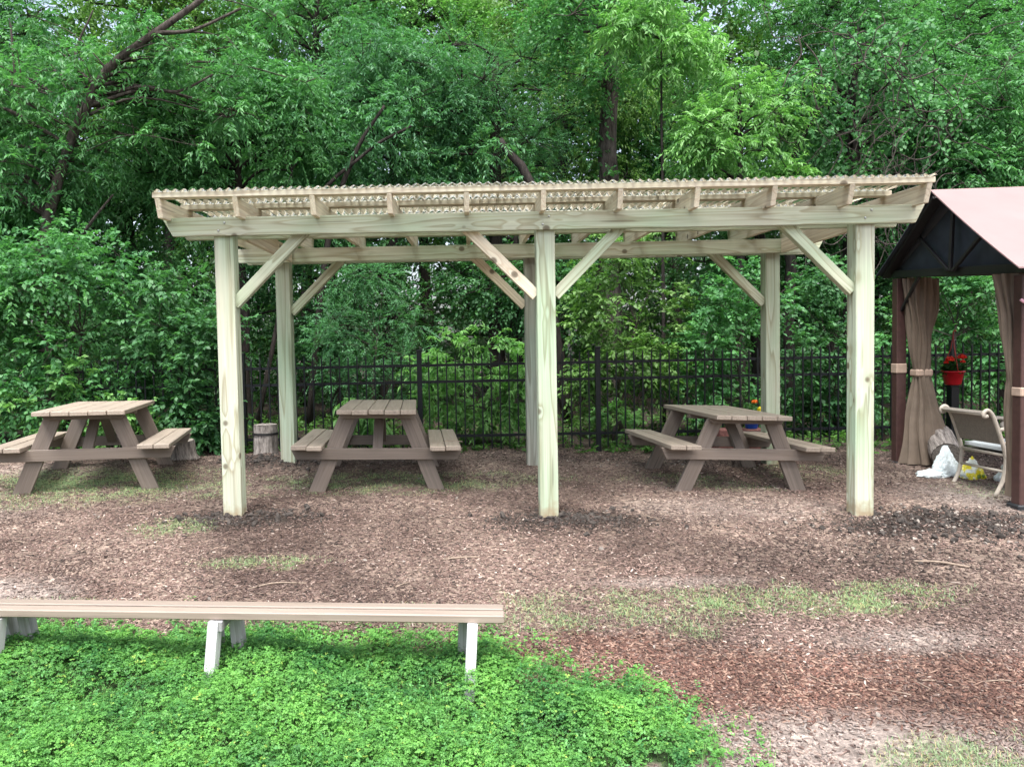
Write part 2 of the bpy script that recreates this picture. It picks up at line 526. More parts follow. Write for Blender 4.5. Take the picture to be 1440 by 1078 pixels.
def leaf_mat(name, trans=.30, rough=.5, spec=.35):
    m, nt, out = new_mat(name)
    at = N(nt, 'ShaderNodeVertexColor', layer_name='Col')
    b = N(nt, 'ShaderNodeBsdfPrincipled', Roughness=rough)
    b.inputs['Specular IOR Level'].default_value = spec
    tr = N(nt, 'ShaderNodeBsdfTranslucent')
    mx = N(nt, 'ShaderNodeMixShader', Fac=trans)
    c2 = mixc(nt, 1.0, at.outputs[0], (1.05, 1.3, .65), 'MULTIPLY')
    nt.links.new(at.outputs[0], b.inputs['Base Color'])
    nt.links.new(c2, tr.inputs['Color'])
    nt.links.new(b.outputs[0], mx.inputs[1])
    nt.links.new(tr.outputs[0], mx.inputs[2])
    nt.links.new(mx.outputs[0], out.inputs[0])
    return m
M['leaf'] = leaf_mat('leaf', .38)
M['clover'] = leaf_mat('clover leaf', .3, .55, .3)

def chip_mat():
    m, nt, out = new_mat('wood chip')
    at = N(nt, 'ShaderNodeVertexColor', layer_name='Col')
    b = N(nt, 'ShaderNodeBsdfPrincipled', Roughness=.8)
    b.inputs['Specular IOR Level'].default_value = .2
    nt.links.new(at.outputs[0], b.inputs['Base Color'])
    nt.links.new(b.outputs[0], out.inputs[0])
    return m
M['chip'] = chip_mat()

def ground_mat():
    m, nt, out = new_mat('mulched soil')
    at = N(nt, 'ShaderNodeVertexColor', layer_name='Col')
    b = N(nt, 'ShaderNodeBsdfPrincipled', Roughness=.92)
    b.inputs['Specular IOR Level'].default_value = .15
    tc = N(nt, 'ShaderNodeTexCoord')
    n1 = N(nt, 'ShaderNodeTexNoise', Scale=38.0, Detail=8.0, Roughness=.7)
    n2 = N(nt, 'ShaderNodeTexVoronoi', Scale=55.0)
    mp = N(nt, 'ShaderNodeMapping'); mp.inputs['Scale'].default_value = (.55, 1, 1)
    nt.links.new(tc.outputs['Object'], n1.inputs['Vector'])
    nt.links.new(tc.outputs['Object'], mp.inputs[0]); nt.links.new(mp.outputs[0], n2.inputs['Vector'])
    r1 = ramp(nt, [(.32, (.45,) * 3), (.5, (.95,) * 3), (.72, (1.6,) * 3)], n1.outputs[0])
    bw = N(nt, 'ShaderNodeRGBToBW'); nt.links.new(n2.outputs['Color'], bw.inputs[0])
    r2 = ramp(nt, [(.2, (.65, .62, .6)), (.75, (1.15, 1.12, 1.08)), (.95, (1.7, 1.6, 1.5))], bw.outputs[0])
    c = mixc(nt, 1.0, at.outputs[0], r1, 'MULTIPLY')
    c = mixc(nt, 1.0, c, r2, 'MULTIPLY')
    nt.links.new(c, b.inputs['Base Color'])
    bp = N(nt, 'ShaderNodeBump', Strength=.8, Distance=.02)
    nt.links.new(n1.outputs[0], bp.inputs['Height'])
    nt.links.new(bp.outputs[0], b.inputs['Normal'])
    nt.links.new(b.outputs[0], out.inputs[0])
    return m
M['ground'] = ground_mat()

def panel_mat():
    m, nt, out = new_mat('clear corrugated polycarbonate')
    tr = N(nt, 'ShaderNodeBsdfTransparent'); tr.inputs[0].default_value = (.86, .93, .90, 1)
    gl = N(nt, 'ShaderNodeBsdfGlossy', Roughness=.12); gl.inputs[0].default_value = (1, 1, 1, 1)
    tl = N(nt, 'ShaderNodeBsdfTranslucent'); tl.inputs[0].default_value = (.92, .94, .92, 1)
    df = N(nt, 'ShaderNodeBsdfDiffuse'); df.inputs[0].default_value = (.8, .8, .78, 1)
    lw = N(nt, 'ShaderNodeLayerWeight', Blend=.35)
    m1 = N(nt, 'ShaderNodeMixShader', Fac=.35)
    nt.links.new(tl.outputs[0], m1.inputs[1]); nt.links.new(df.outputs[0], m1.inputs[2])
    m2 = N(nt, 'ShaderNodeMixShader', Fac=.62)
    nt.links.new(tr.outputs[0], m2.inputs[1]); nt.links.new(m1.outputs[0], m2.inputs[2])
    m3 = N(nt, 'ShaderNodeMixShader')
    nt.links.new(lw.outputs['Fresnel'], m3.inputs[0])
    nt.links.new(m2.outputs[0], m3.inputs[1]); nt.links.new(gl.outputs[0], m3.inputs[2])
    nt.links.new(m3.outputs[0], out.inputs[0])
    return m
M['panel'] = panel_mat()

# ------------------------------------------------------------------ ground
def build_ground():
    def axis(segs):
        out = []
        for a, b, st in segs:
            out.append(np.arange(a, b, st))
        return np.concatenate(out + [np.array([segs[-1][1]])])
    xs = axis([(-60, -12, 4), (-12, -5.5, .4), (-5.5, 6.0, .03), (6.0, 12, .4), (12, 60, 4)])
    ys = axis([(-20, 0, 2), (0, 2.2, .2), (2.2, 9.2, .028), (9.2, 16, .3), (16, 90, 4)])
    X, Y = np.meshgrid(xs, ys)
    Z = g0(X, Y) + bumps(X, Y)
    col = ground_col(X, Y).reshape(-1, 3)
    nx, ny = len(xs), len(ys)
    v = np.stack([X, Y, Z], -1).reshape(-1, 3)
    i = np.arange(nx * ny).reshape(ny, nx)
    f = np.stack([i[:-1, :-1], i[:-1, 1:], i[1:, 1:], i[1:, :-1]], -1).reshape(-1, 4)
    me = np_mesh('ground', v, 4, 0, f, col, smooth=True)
    tag(link('ground', me, M['ground']), kind='structure')
build_ground()
def gz(x, y):
    return float(g0(x, y) + bumps(np.asarray(float(x)), np.asarray(float(y))))

def view_pts(rng, n, y0=2.3, y1=9.0, pw=1.0):
    """random ground points over the yard, denser near the lawn's front edge"""
    u = rng.random(n)
    a = y0 ** (-pw); b = y1 ** (-pw)
    y = (a + (b - a) * u) ** (-1 / pw)
    x = -(.72 * y + .9) + rng.random(n) * (1.52 * y + 1.8)
    return x, y

def flat_quads(x, y, z, L, Wd, rng, tilt=.35, curl=0.0):
    n = len(x)
    th = rng.random(n) * 2 * pi
    d = np.stack([np.cos(th), np.sin(th), (rng.random(n) - .5) * tilt], -1)
    s = np.stack([-np.sin(th), np.cos(th), (rng.random(n) - .5) * tilt], -1)
    c = np.stack([x, y, z], -1)
    L = L[:, None]; Wd = Wd[:, None]
    k = (.6 + .5 * rng.random((n, 1)))
    return np.stack([c - d * L / 2 - s * Wd / 2 * k, c + d * L / 2 - s * Wd / 2, c + d * L / 2 * k + s * Wd / 2, c - d * L / 2 + s * Wd / 2], 1)

def sprays(base, dr, L, n, lL, lW, rng, c1, c2, droop=.35, tone=None, flat=.9, ld_droop=.2, spread=.8):
    N_ = len(base)
    t = np.linspace(.12, 1, n)[None, :, None]
    up = np.array([0, 0, 1.0])
    Lx = L[:, None, None]
    P = base[:, None, :] + dr[:, None, :] * Lx * t - up * droop * Lx * t ** 2
    T = dr[:, None, :] - up * 2 * droop * t
    T = T / np.linalg.norm(T, axis=2, keepdims=True)
    sd_ = np.cross(T, up + rng.normal(0, .35, (N_, 1, 3)))
    sd_ /= np.linalg.norm(sd_, axis=2, keepdims=True) + 1e-6
    sg = np.where(np.arange(n) % 2 == 0, 1.0, -1.0)[None, :, None]
    ld = T * .55 + sd_ * sg * spread + rng.normal(0, .22, (N_, n, 3)) - up * ld_droop
    ld /= np.linalg.norm(ld, axis=2, keepdims=True)
    nm = up * flat + rng.normal(0, .38, (N_, n, 3))
    nm -= ld * (nm * ld).sum(2, keepdims=True)
    nm /= np.linalg.norm(nm, axis=2, keepdims=True) + 1e-6
    wv = np.cross(nm, ld)
    sz = (.7 + .5 * rng.random((N_, n, 1)))
    lL = lL * sz; lW = lW * sz
    q = np.stack([P, P + ld * lL * .45 + wv * lW / 2 + nm * lW * .12, P + ld * lL - nm * lL * .12, P + ld * lL * .45 - wv * lW / 2 + nm * lW * .12], 2)
    if tone is None: tone = rng.random(N_)
    tt = np.clip(tone[:, None] * .65 + rng.random((N_, n)) * .3 + np.linspace(-.05, .12, n)[None, :], 0, 1)[..., None]
    c = np.array(c1) * (1 - tt) + np.array(c2) * tt
    return q.reshape(-1, 3), np.repeat(c.reshape(-1, 3), 4, axis=0)


def build_chips():
    rng = np.random.default_rng(4)
    x, y = view_pts(rng, 300000, 2.4, 9.1, .6)
    keep = ~clover_in(x, y)
    s = sand_m(x, y); gr = grass_m(x, y)
    keep &= rng.random(len(x)) > np.clip(s * .45 + gr * .45 + .5 * np.clip((fbm(x, y, .45, 37) - .55) * 4, 0, 1), 0, .92)
    x, y = x[keep], y[keep]
    n = len(x)
    L = .007 + .017 * rng.random(n) + .035 * rng.random(n) ** 9
    Wd = np.minimum(L * (.18 + .4 * rng.random(n)), .008)
    z = g0(x, y) + bumps(x, y) + .002 + rng.random(n) * .008
    q = flat_quads(x, y, z, L, Wd, rng, .7)
    pal = np.array([(.145, .096, .080), (.195, .138, .118), (.105, .070, .060), (.27, .205, .172), (.075, .055, .048), (.44, .37, .32), (.035, .028, .025)])
    w = np.array([.30, .23, .21, .085, .105, .015, .055])
    ci = rng.choice(len(pal), n, p=w)
    c = pal[ci] * (.8 + .4 * rng.random((n, 1)))
    redp = np.array([(.165, .084, .062), (.130, .070, .054), (.27, .175, .130), (.080, .045, .036)])
    cr = redp[rng.integers(0, 4, n)] * (.8 + .4 * rng.random((n, 1)))
    isred = rng.random(n) < red_m(x, y) * .85
    c[isred] = cr[isred]
    patch = np.clip((fbm(x, y, .55, 5) - .5) * 1.8 + .5, 0, 1)
    c *= .92 * (.66 + .68 * patch)[:, None]
    c *= np.array((1.03, .985, .95))
    c = c * .85 + c.mean(1, keepdims=True) * .15
    sm = (sand_m(x, y) * (rng.random(n) < .7))[:, None]
    c = c * (1 - sm * .6) + np.array((.30, .26, .235)) * (.7 + .6 * rng.random((n, 1))) * sm * .6
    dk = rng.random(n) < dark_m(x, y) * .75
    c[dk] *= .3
    # thin solid chips: top quad with skirt
    top = q
    bot = q.copy(); bot[:, :, 2] -= .004
    v = np.concatenate([top, bot], 1).reshape(-1, 3)
    b = (np.arange(n) * 8)[:, None]
    f = np.concatenate([b + np.array([[0, 1, 2, 3]]), b + np.array([[0, 4, 5, 1]]), b + np.array([[1, 5, 6, 2]]), b + np.array([[2, 6, 7, 3]]), b + np.array([[3, 7, 4, 0]])], 0)
    me = np_mesh('mulch_chips', v, 4, 0, f, np.repeat(c, 8, axis=0))
    tag(link('mulch_chips', me, M['chip']), 'shredded bark and wood chip mulch spread over the yard, reddest by the clover', 'mulch', kind='stuff')
build_chips()

def blades(name, x, y, h, w, lean, cols, rng, mat, label, cat, zoff=0.0):
    n = len(x)
    th = rng.random(n) * 2 * pi
    d = np.stack([np.cos(th), np.sin(th), np.zeros(n)], -1)
    s = np.stack([-np.sin(th), np.cos(th), np.zeros(n)], -1)
    base = np.stack([x, y, g0(x, y) + bumps(x, y) + zoff], -1)
    h = h[:, None]; lean = lean[:, None]
    up = np.array([0, 0, 1.0])
    p1 = base + up * h * .6 + d * h * lean * .35
    p2 = base + up * h * (1 - .25 * lean) + d * h * lean
    v = np.stack([base - s * w / 2, base + s * w / 2, p1 + s * w * .4, p1 - s * w * .4, p2 + s * w * .08, p2 - s * w * .08], 1)
    b = (np.arange(n) * 6)[:, None]
    f = np.concatenate([b + np.array([[0, 1, 2, 3]]), b + np.array([[3, 2, 4, 5]])], 0)
    me = np_mesh(name, v.reshape(-1, 3), 4, 0, f, np.repeat(cols, 6, axis=0))
    return tag(link(name, me, mat), label, cat, kind='stuff')

def build_grass():
    rng = np.random.default_rng(8)
    x, y = view_pts(rng, 520000, 2.5, 8.6, .6)
    k = (rng.random(len(x)) < grass_m(x, y) * .95) & ~clover_in(x, y)
    x, y = x[k], y[k]
    n = len(x)
    t = rng.random((n, 1))
    c = np.array([(.15, .24, .12)]) * (1 - t) + np.array([(.30, .40, .22)]) * t
    dry = rng.random(n) < .2
    c[dry] = (.42, .36, .20)
    blades('grass', x, y, .010 + .022 * rng.random(n), .0028, .5 + 1.1 * rng.random(n), c, rng, M['clover'], 'thin patches of short grass coming up through the mulch', 'grass')
build_grass()

def build_clover():
    rng = np.random.default_rng(12)
    P_ = 18500
    y = 2.2 + 2.3 * rng.random(P_)
    x = -(.72 * y + 1.4) + rng.random(P_) * (.72 * y + 2.8)
    k = clover_in(x, y)
    # stragglers beyond the edge of the patch
    k |= clover_in(x - .12, y) & (rng.random(P_) < .30)
    k |= clover_in(x - .28, y) & (rng.random(P_) < .10)
    k |= clover_in(x, y - .10) & (rng.random(P_) < .28)
    k |= clover_in(x, y - .22) & (rng.random(P_) < .08)
    x, y = x[k], y[k]
    P_ = len(x)
    edge = np.clip((4.15 - y) * 1.5 + .4, .28, 1) * np.clip((1.05 - x) * 1.4 + .3, .22, 1)
    tall = np.exp(-((x + 1.3) / .55) ** 2 - ((y - 3.75) / .22) ** 2) + .8 * np.exp(-((x + 2.4) / .6) ** 2 - ((y - 3.8) / .25) ** 2) 
    H = (.010 + .22 * np.clip(fbm(x, y, .26, 101) - .25, 0, 1)) * edge + .06 * rng.random(P_) ** 2 * edge * (1 - .45 * np.exp(-((y - 3.55 + .085 * x) / .16) ** 2)) + .03 * tall
    R_ = .028 + .045 * rng.random(P_) ** 1.6
    m = 15
    pt = rng.random(P_)
    d = rng.normal(size=(P_, m, 3)); d[..., 2] = np.abs(d[..., 2]) * .9 + .1
    d /= np.linalg.norm(d, axis=2, keepdims=True)
    q = rng.random((P_, m, 1)) ** .4
    C = np.stack([x, y, g0(x, y) + H - R_ * .6], -1)[:, None, :] + d * R_[:, None, None] * q * np.array((1.15, 1.15, 1.2))
    nrm = (d * .8 + np.array((0, 0, .7)) + rng.normal(0, .22, (P_, m, 3))).reshape(-1, 3)
    ptone = np.repeat(pt, m); hi = q.reshape(-1) * d[..., 2].reshape(-1)
    C = C.reshape(-1, 3); x2, y2 = C[:, 0], C[:, 1]
    n = len(C)
    ang = rng.random(n) * 2 * pi
    up = nrm
    up = up / np.linalg.norm(up, axis=1, keepdims=True)
    L = ((.0072 + .005 * rng.random(n)) * np.repeat(.75 + .85 * rng.random(P_) ** 2, m))[:, None]
    tone = np.clip(.95 * fbm(x2, y2, .28, 151)[:, None] + .4 * ptone[:, None] + .28 * rng.random((n, 1)) - .34, 0, 1)
    c1 = np.array([(.028, .125, .034)]); c2 = np.array([(.165, .395, .080)])
    base = c1 * (1 - tone) + c2 * tone
    yl = rng.random(n) < .02
    base[yl] = (.26, .40, .08)
    VS, CS = [], []
    for j in range(3):
        a = ang + j * 2 * pi / 3
        d = np.stack([np.cos(a), np.sin(a), np.zeros(n)], -1)
        d -= up * (d * up).sum(1, keepdims=True)
        s = np.cross(up, d)
        tip = C + d * L * 1.05 - up * L * .12
        m = C + d * L * .62
        VS.append(np.stack([C + up * .0, m + s * L * .44 + up * L * .1, tip, m - s * L * .44 + up * L * .1], 1))
        CS.append(base * (.85 + .3 * rng.random((n, 1))))
    v = np.concatenate(VS, 0).reshape(-1, 3); c = np.repeat(np.concatenate(CS, 0), 4, axis=0)
    me = np_mesh('clover', v, 4, 3 * n, None, c)
    tag(link('clover', me, M['clover']), 'lush bright green clover and weeds growing around the long low bench', 'clover', kind='stuff')
    k = rng.random(len(x)) < .10
    wx, wy = x[k], y[k]
    K = len(wx)
    dd = rng.normal(0, .35, (K, 3)); dd[:, 2] = 1; dd /= np.linalg.norm(dd, axis=1, keepdims=True)
    bb = np.stack([wx, wy, g0(wx, wy)], -1)
    LL = .05 + .11 * rng.random(K) * np.clip((4.25 - wy) * 1.3, .3, 1)
    v, c = sprays(bb, dd, LL + H[k] * .5, 12, .020, .010, rng, (.035, .15, .05), (.17, .42, .12), .15, rng.random(K))
    me = np_mesh('weeds', v, 4, len(v) // 4, None, c)
    tag(link('weeds', me, M['clover']), 'taller small leaved weeds poking up out of the clover', 'weeds', kind='stuff')
    # grass blades and weed stems through the clover
    x, y = np.repeat(x, 1), np.repeat(y, 1)
    x = x + rng.normal(0, .02, len(x)); y = y + rng.normal(0, .02, len(y))
    m = len(x)
    t = rng.random((m, 1))
    c = np.array([(.09, .26, .06)]) * (1 - t) + np.array([(.26, .46, .14)]) * t
    blades('grass', x, y, (.02 + .11 * rng.random(m)) * np.clip((4.3 - y) * 1.2, .3, 1), .0025, .2 + .6 * rng.random(m), c, rng, M['clover'], 'longer grass blades standing among the clover', 'grass')
build_clover()

def build_clods():
    rng = random.Random(5)
    def blob(bm, c, r, k):
        m = Matrix.Translation(c) @ Matrix.Rotation(rng.random() * 6, 4, Vector((rng.random(), rng.random(), rng.random() + .1)).normalized()) @ Matrix.Diagonal((r * rng.uniform(.8, 1.4), r * rng.uniform(.7, 1.1), r * k, 1))
        res = bmesh.ops.create_icosphere(bm, subdivisions=1, radius=1, matrix=m)
        for v in res['verts']:
            v.co += Vector((rng.uniform(-1, 1), rng.uniform(-1, 1), rng.uniform(-1, 1))) * r * .22
    bm = bmesh.new()
    for (cx, cy, rx, ry, n) in ((-1.72, 5.98, .6, .2, 420), (.85, 5.93, .65, .2, 460), (3.7, 5.75, 1.0, .32, 900), (-1.95, 7.9, .6, .2, 300), (3.0, 5.2, .9, .3, 60), (4.4, 5.8, .5, .3, 160)):
        for _ in range(n):
            x = rng.gauss(cx, rx * .5); y = rng.gauss(cy, ry * .6)
            r = rng.uniform(.004, .015) * (2.3 if rng.random() < .12 else 1)
            blob(bm, (x, y, gz(x, y) + r * .3), r, .7)
    tag(bm_obj('dirt_clods', bm, M['clod']), 'crumbled dark soil clods heaped around the pergola post bases', 'soil', kind='stuff')
    bm = bmesh.new()
    for _ in range(300):
        if rng.random() < .7: x = rng.gauss(3.85, .55); y = rng.gauss(5.72, .24)
        else: x = rng.uniform(-3.5, 4.6); y = rng.uniform(3.2, 8.3)
        r = rng.uniform(.004, .018)
        if bool(clover_in(np.array(x), np.array(y))): continue
        blob(bm, (x, y, gz(x, y) + r * .4), r, .6)
    tag(bm_obj('pebbles', bm, M['stone']), 'small pale stones scattered on the bare ground', 'pebbles', kind='stuff')
build_clods()

def build_twigs():
    rng = random.Random(77)
    V, F = [], []
    for _ in range(300):
        y = 2.6 * (8.6 / 2.6) ** rng.random(); x = rng.uniform(-.7 * y - .5, .72 * y + .3)
        if bool(clover_in(np.array(x), np.array(y))): continue
        L = rng.uniform(.03, .13) * (1.6 if rng.random() < .08 else 1); a = rng.uniform(0, 2 * pi)
        pts = []
        for k in range(4):
            t = (k / 3 - .5) * L
            px = x + cos(a) * t + rng.uniform(-1, 1) * L * .05; py = y + sin(a) * t * .8 + rng.uniform(-1, 1) * L * .05
            pts.append((px, py, gz(px, py) + .008 + rng.random() * .006))
        r = rng.uniform(.0012, .0032)
        add_tube(V, F, pts, [r, r, r * .8, r * .4], 4)
    me = bpy.data.meshes.new('twigs'); me.from_pydata(V, [], F); me.update()
    tag(link('twigs', me, M['twig']), 'thin dry twigs littering the mulch', 'twigs', kind='stuff')
    def stick(pts, r, label):
        o = tube_obj('fallen_stick', [(smooth_path([(px, py, gz(px, py) + h + r) for px, py, h in pts], 4), r)], M['twig'], sides=6)
        tag(o, label, 'stick', 'fallen sticks on the mulch')
    stick([(-1.35, 4.72, .0), (-1.2, 4.77, .01), (-1.0, 4.78, .0)], .005, 'longest dry stick lying on the mulch behind the long low bench')
    stick([(2.95, 5.0, .0), (3.1, 4.97, .01), (3.25, 4.9, .0)], .008, 'dark stick lying in front of the right front pergola post')
    stick([(-.15, 5.12, .0), (-.02, 5.16, .006), (.1, 5.2, .0)], .006, 'short stick lying in the open mulch ahead of the middle post')
build_twigs()

# ------------------------------------------------------------------ pergola
def build_pergola():
    P = empty('pergola', (.7, 7.0, .05), 0, 'new pale timber pergola with clear corrugated roof standing over the picnic tables', 'pergola')
    off = Matrix.Translation((-.7, -7.0, -.05))
    def T(name, p0, p1, w, h, mat, **k):
        return timber(name, p0, p1, w, h, M[mat], P, off=off, **k)
    pf = [(-1.82, 6.07), (.672, 6.07), (3.15, 6.07)]
    pb = [(-1.80, 7.94), (.735, 7.94), (3.19, 7.94)]
    matf = ['post_green', 'post_green', 'post_green']
    for (x, y), mt in zip(pf, matf):
        post = T('post', (x, y, gz(x, y) - .12), (x, y, 2.34), .145, .145, mt, up=(0, -1, 0), bev=.005)
        z = 2.27
    # dark water stain band and foot of the middle post
    for (x, y), mt in zip(pb, ['post_green', 'wood_grey', 'post_green']):
        T('post', (x, y, gz(x, y) - .12), (x, y, 2.34), .145, .145, mt, up=(0, -1, 0), bev=.005)
    # doubled beams front and back, ends cut back
    T('beam', (-2.235, 5.978, 2.273), (3.55, 5.978, 2.265), .038, .14, 'wood_green', cut0=-.55, cut1=.5)
    T('beam', (-2.19, 6.163, 2.270), (3.50, 6.163, 2.262), .038, .14, 'wood_green', cut0=-.5, cut1=.5)
    T('beam', (-2.26, 7.848, 2.275), (3.66, 7.848, 2.272), .038, .14, 'wood_green', cut0=-.5, cut1=.5)
    T('beam', (-2.22, 8.032, 2.275), (3.62, 8.032, 2.272), .038, .14, 'wood_green', cut0=-.5, cut1=.5)
    # side ties
    T('side_tie', (-1.725, 6.185, 2.275), (-1.705, 7.826, 2.275), .038, .138, 'wood_pink')
    T('side_tie', (3.235, 6.185, 2.27), (3.275, 7.826, 2.27), .038, .138, 'wood_pink')
    # knee braces, let in between the doubled beams
    def brace(x, y, z, s, mat, run=.57, rise=None):
        rise = rise or run
        T('brace', (x, y, z), (x + s * run, y, z + rise), .07, .085, mat, cut0=0, cut1=0, up=(0, 0, 1), bev=.003)
    brace(-1.765, 6.07, 1.68, 1, 'wood_green', .60)
    brace(.60, 6.07, 1.70, -1, 'wood_pink', .60)
    brace(.745, 6.07, 1.70, 1, 'wood_green', .60)
    brace(3.08, 6.07, 1.69, -1, 'wood_green', .60)
    brace(-1.73, 7.94, 1.70, 1, 'wood_green', .58)
    brace(.665, 7.94, 1.72, -1, 'wood_pink', .58)
    brace(3.12, 7.94, 1.70, -1, 'wood_green', .58)
    # rafters
    n = 11
    for i in range(n):
        x = -2.225 + i * (3.497 + 2.225) / (n - 1)
        y0, y1 = 5.775, 8.50
        za = 2.455 + .026 * (y0 - 5.75); zb = 2.455 + .026 * (y1 - 5.75)
        m, L = frame((x, y0, za - .07), (x + .045, y1, zb - .07), (0, 0, 1))
        o = bm_obj('rafter', beam_bm(L, .038, .14, -.35, .35), M['wood_pink'], P)
        o.matrix_local = off @ m
    # roof purlins (laid flat) with wavy closure strips on them
    for j, y in enumerate((5.79, 6.37, 7.10, 7.80, 8.46)):
        z = 2.455 + .026 * (y - 5.75) + .0215
        pu = T('purlin', (-2.26, y, z), (3.535, y, z + .0), .088, .042, 'wood_pink')
    # corrugated sheets
    pitch = .0656
    nw = 9
    pw = 10
    for k in range(nw):
        x0 = -2.27 + k * pw * pitch * .985
        wv = pw + .35 if k < nw - 1 else pw - .4
        ns = int(wv * 8)
        ys = np.linspace(5.71, 8.54, 9)
        V = []
        for y in ys:
            for i in range(ns + 1):
                t = i / 8
                x = x0 + t * pitch
                ph = (x + 2.27) / pitch
                z = 2.455 + .026 * (y - 5.75) + .0535 + .0075 * cos(2 * pi * ph) + (.0022 if k % 2 else 0) + .002 * sin(y * 3 + k)
                V.append((x - .7, y - 7.0, z - .05))
        ii = np.arange(len(ys) * (ns + 1)).reshape(len(ys), ns + 1)
        f = np.stack([ii[:-1, :-1], ii[:-1, 1:], ii[1:, 1:], ii[1:, :-1]], -1).reshape(-1, 4)
        link('roof_panel', np_mesh('roof_panel', np.array(V), 4, 0, f, smooth=True), M['panel'], P)
    for y in (5.79, 6.37, 7.10, 7.80, 8.46):
        V, F = [], []
        ns = int(5.78 / pitch * 6)
        for i in range(ns + 1):
            x = -2.26 + i * pitch / 6
            ph = (x + 2.27) / pitch
            zb = 2.455 + .026 * (y - 5.75) + .0425
            zt = zb + .0045 + .006 * cos(2 * pi * ph)
            zt = max(zt, zb + .001)
            for yy, zz in ((y - .012, zb), (y - .012, zt), (y + .012, zt), (y + .012, zb)):
                V.append((x - .7, yy - 7.0, zz - .05))
        for i in range(ns):
            a = i * 4; b = a + 4
            F += [(a, b, b + 1, a + 1), (a + 1, b + 1, b + 2, a + 2), (a + 2, b + 2, b + 3, a + 3), (a + 3, b + 3, b, a)]
        link('closure_strip', np_mesh('closure_strip', np.array(V), 4, 0, np.array(F)), M['white_paint'], P)
    # carriage bolts through the beams at the posts
    for (x, y) in ((-1.82, 5.956), (.672, 5.956), (3.15, 5.956)):
        for dz in (.03, -.03):
            bm = bmesh.new()
            bmesh.ops.create_cone(bm, cap_ends=True, segments=12, radius1=.009, radius2=.006, depth=.006, matrix=Matrix.Translation((x + dz * .8 - .7, y - 7.0, 2.27 + dz - .05)) @ Matrix.Rotation(pi / 2, 4, 'X'))
            bm_obj('bolt', bm, M['steel'], P, smooth=True)
build_pergola()
st = timber('wooden_stake', (3.96, 7.8, ground_z(3.96, 7.8) - .1), (3.975, 7.8, .45), .04, .02, M['wood_pink'], up=(0, -1, 0))
tag(st, 'short pale wooden stake standing just behind the right front pergola post', 'stake')

# ------------------------------------------------------------------ picnic tables
def picnic_table(loc, yaw, tilt, label, seed, uneven=0.0, planks=5, pw=.139, h=.715, length=1.5):
    rng = random.Random(seed)
    T = empty('picnic_table', loc, 0, label, 'picnic table', 'taupe painted picnic tables')
    T.rotation_euler = (0, tilt, yaw)
    def boards(name, cx, z, n, w, L, mat, y0=0.0):
        bm = bmesh.new()
        for i in range(n):
            x = cx + (i - (n - 1) / 2) * w
            j = rng.uniform(-1, 1) * uneven
            r = beam_bm(L + rng.uniform(-.006, .006), w - .006, .038, bev=.004)
            me = bpy.data.meshes.new('tmp'); r.to_mesh(me); r.free()
            a = len(bm.verts)
            bm.from_mesh(me); bpy.data.meshes.remove(me)
            bm.verts.ensure_lookup_table()
            rot = Matrix.Translation((j, -x, rng.uniform(-.002, .002)))      # grain axis is local X
            for v in bm.verts[a:]: v.co = rot @ v.co
        o = bm_obj(name, bm, mat, T)
        o.matrix_local = Matrix.Translation((0, y0, z)) @ Matrix.Rotation(pi / 2, 4, 'Z')
        return o
    boards('tabletop', 0, h - .019, planks, pw, length, M['paint_lit_top'])
    for s in (-1, 1):
        boards('seat', s * .60, .435 - .019, 2, .137, length + .02, M['paint_lit_top'])
    def T2(name, p0, p1, w, hh, **k): return timber(name, p0, p1, w, hh, M['paint'], T, **k)
    ey = length / 2 - .22
    for sy in (-1, 1):
        y = sy * ey
        for s in (-1, 1):
            # slanted leg, horizontal saw cuts top and bottom
            a = Vector((s * .545, y, -.02)); b = Vector((s * .255, y, h - .042))
            d = (b - a).normalized()
            k = (d.x / d.z) * (-1)
            # local z lies across the board; ends horizontal
            m, L = frame(a, b, (1, 0, 0))
            zl = m.to_3x3() @ Vector((0, 0, 1))
            cut = -zl.z / d.z
            o = bm_obj('leg', beam_bm(L, .038, .135, cut, cut), M['paint'], T)
            o.matrix_local = m
        T2('seat_support', (-.735, y - sy * -.039, .345), (.735, y - sy * -.039, .345), .038, .10, cut0=-.5, cut1=.5)
        T2('top_cleat', (-.325, y + sy * .052, h - .042 - .020), (.325, y + sy * .052, h - .042 - .020), .062, .038, cut0=-.6, cut1=.6)
        # centre brace from the seat support up to the middle of the top
        T2('brace', (0, y - sy * .02, .35), (0, sy * .10, h - .05), .088, .038, up=(0, 1, 0))
    T2('top_cleat', (-.33, 0, h - .042 - .02), (.33, 0, h - .042 - .02), .088, .038)
    return T
def place_table(x, y, yaw, tilt, label, seed, **k):
    return picnic_table((x, y - .07, ground_z(x, y) - .056), yaw, tilt, label, seed, **k)
place_table(-3.46, 7.38, radians(12), radians(.7), 'picnic table standing left of the pergola in front of the bushes', 1, planks=5, pw=.15, h=.738, length=1.45)
place_table(-.80, 7.40, radians(3.2), radians(1.4), 'picnic table with unevenly ended top planks under the left half of the pergola', 2, uneven=.035, h=.745, length=1.42)
place_table(2.44, 7.35, radians(4.5), radians(2.6), 'picnic table under the right half of the pergola with flowerpots behind it', 3, pw=.136, h=.70, length=1.35)
tw = tube_obj('twig', [([(-.20, 7.03, .450), (-.13, 7.02, .457), (-.05, 7.035, .452), (.0, 7.01, .449)], [.006, .008, .007, .004])], M['twig'], sides=6)
tag(tw, 'small bent twig lying on the right seat of the picnic table with uneven planks', 'stick')

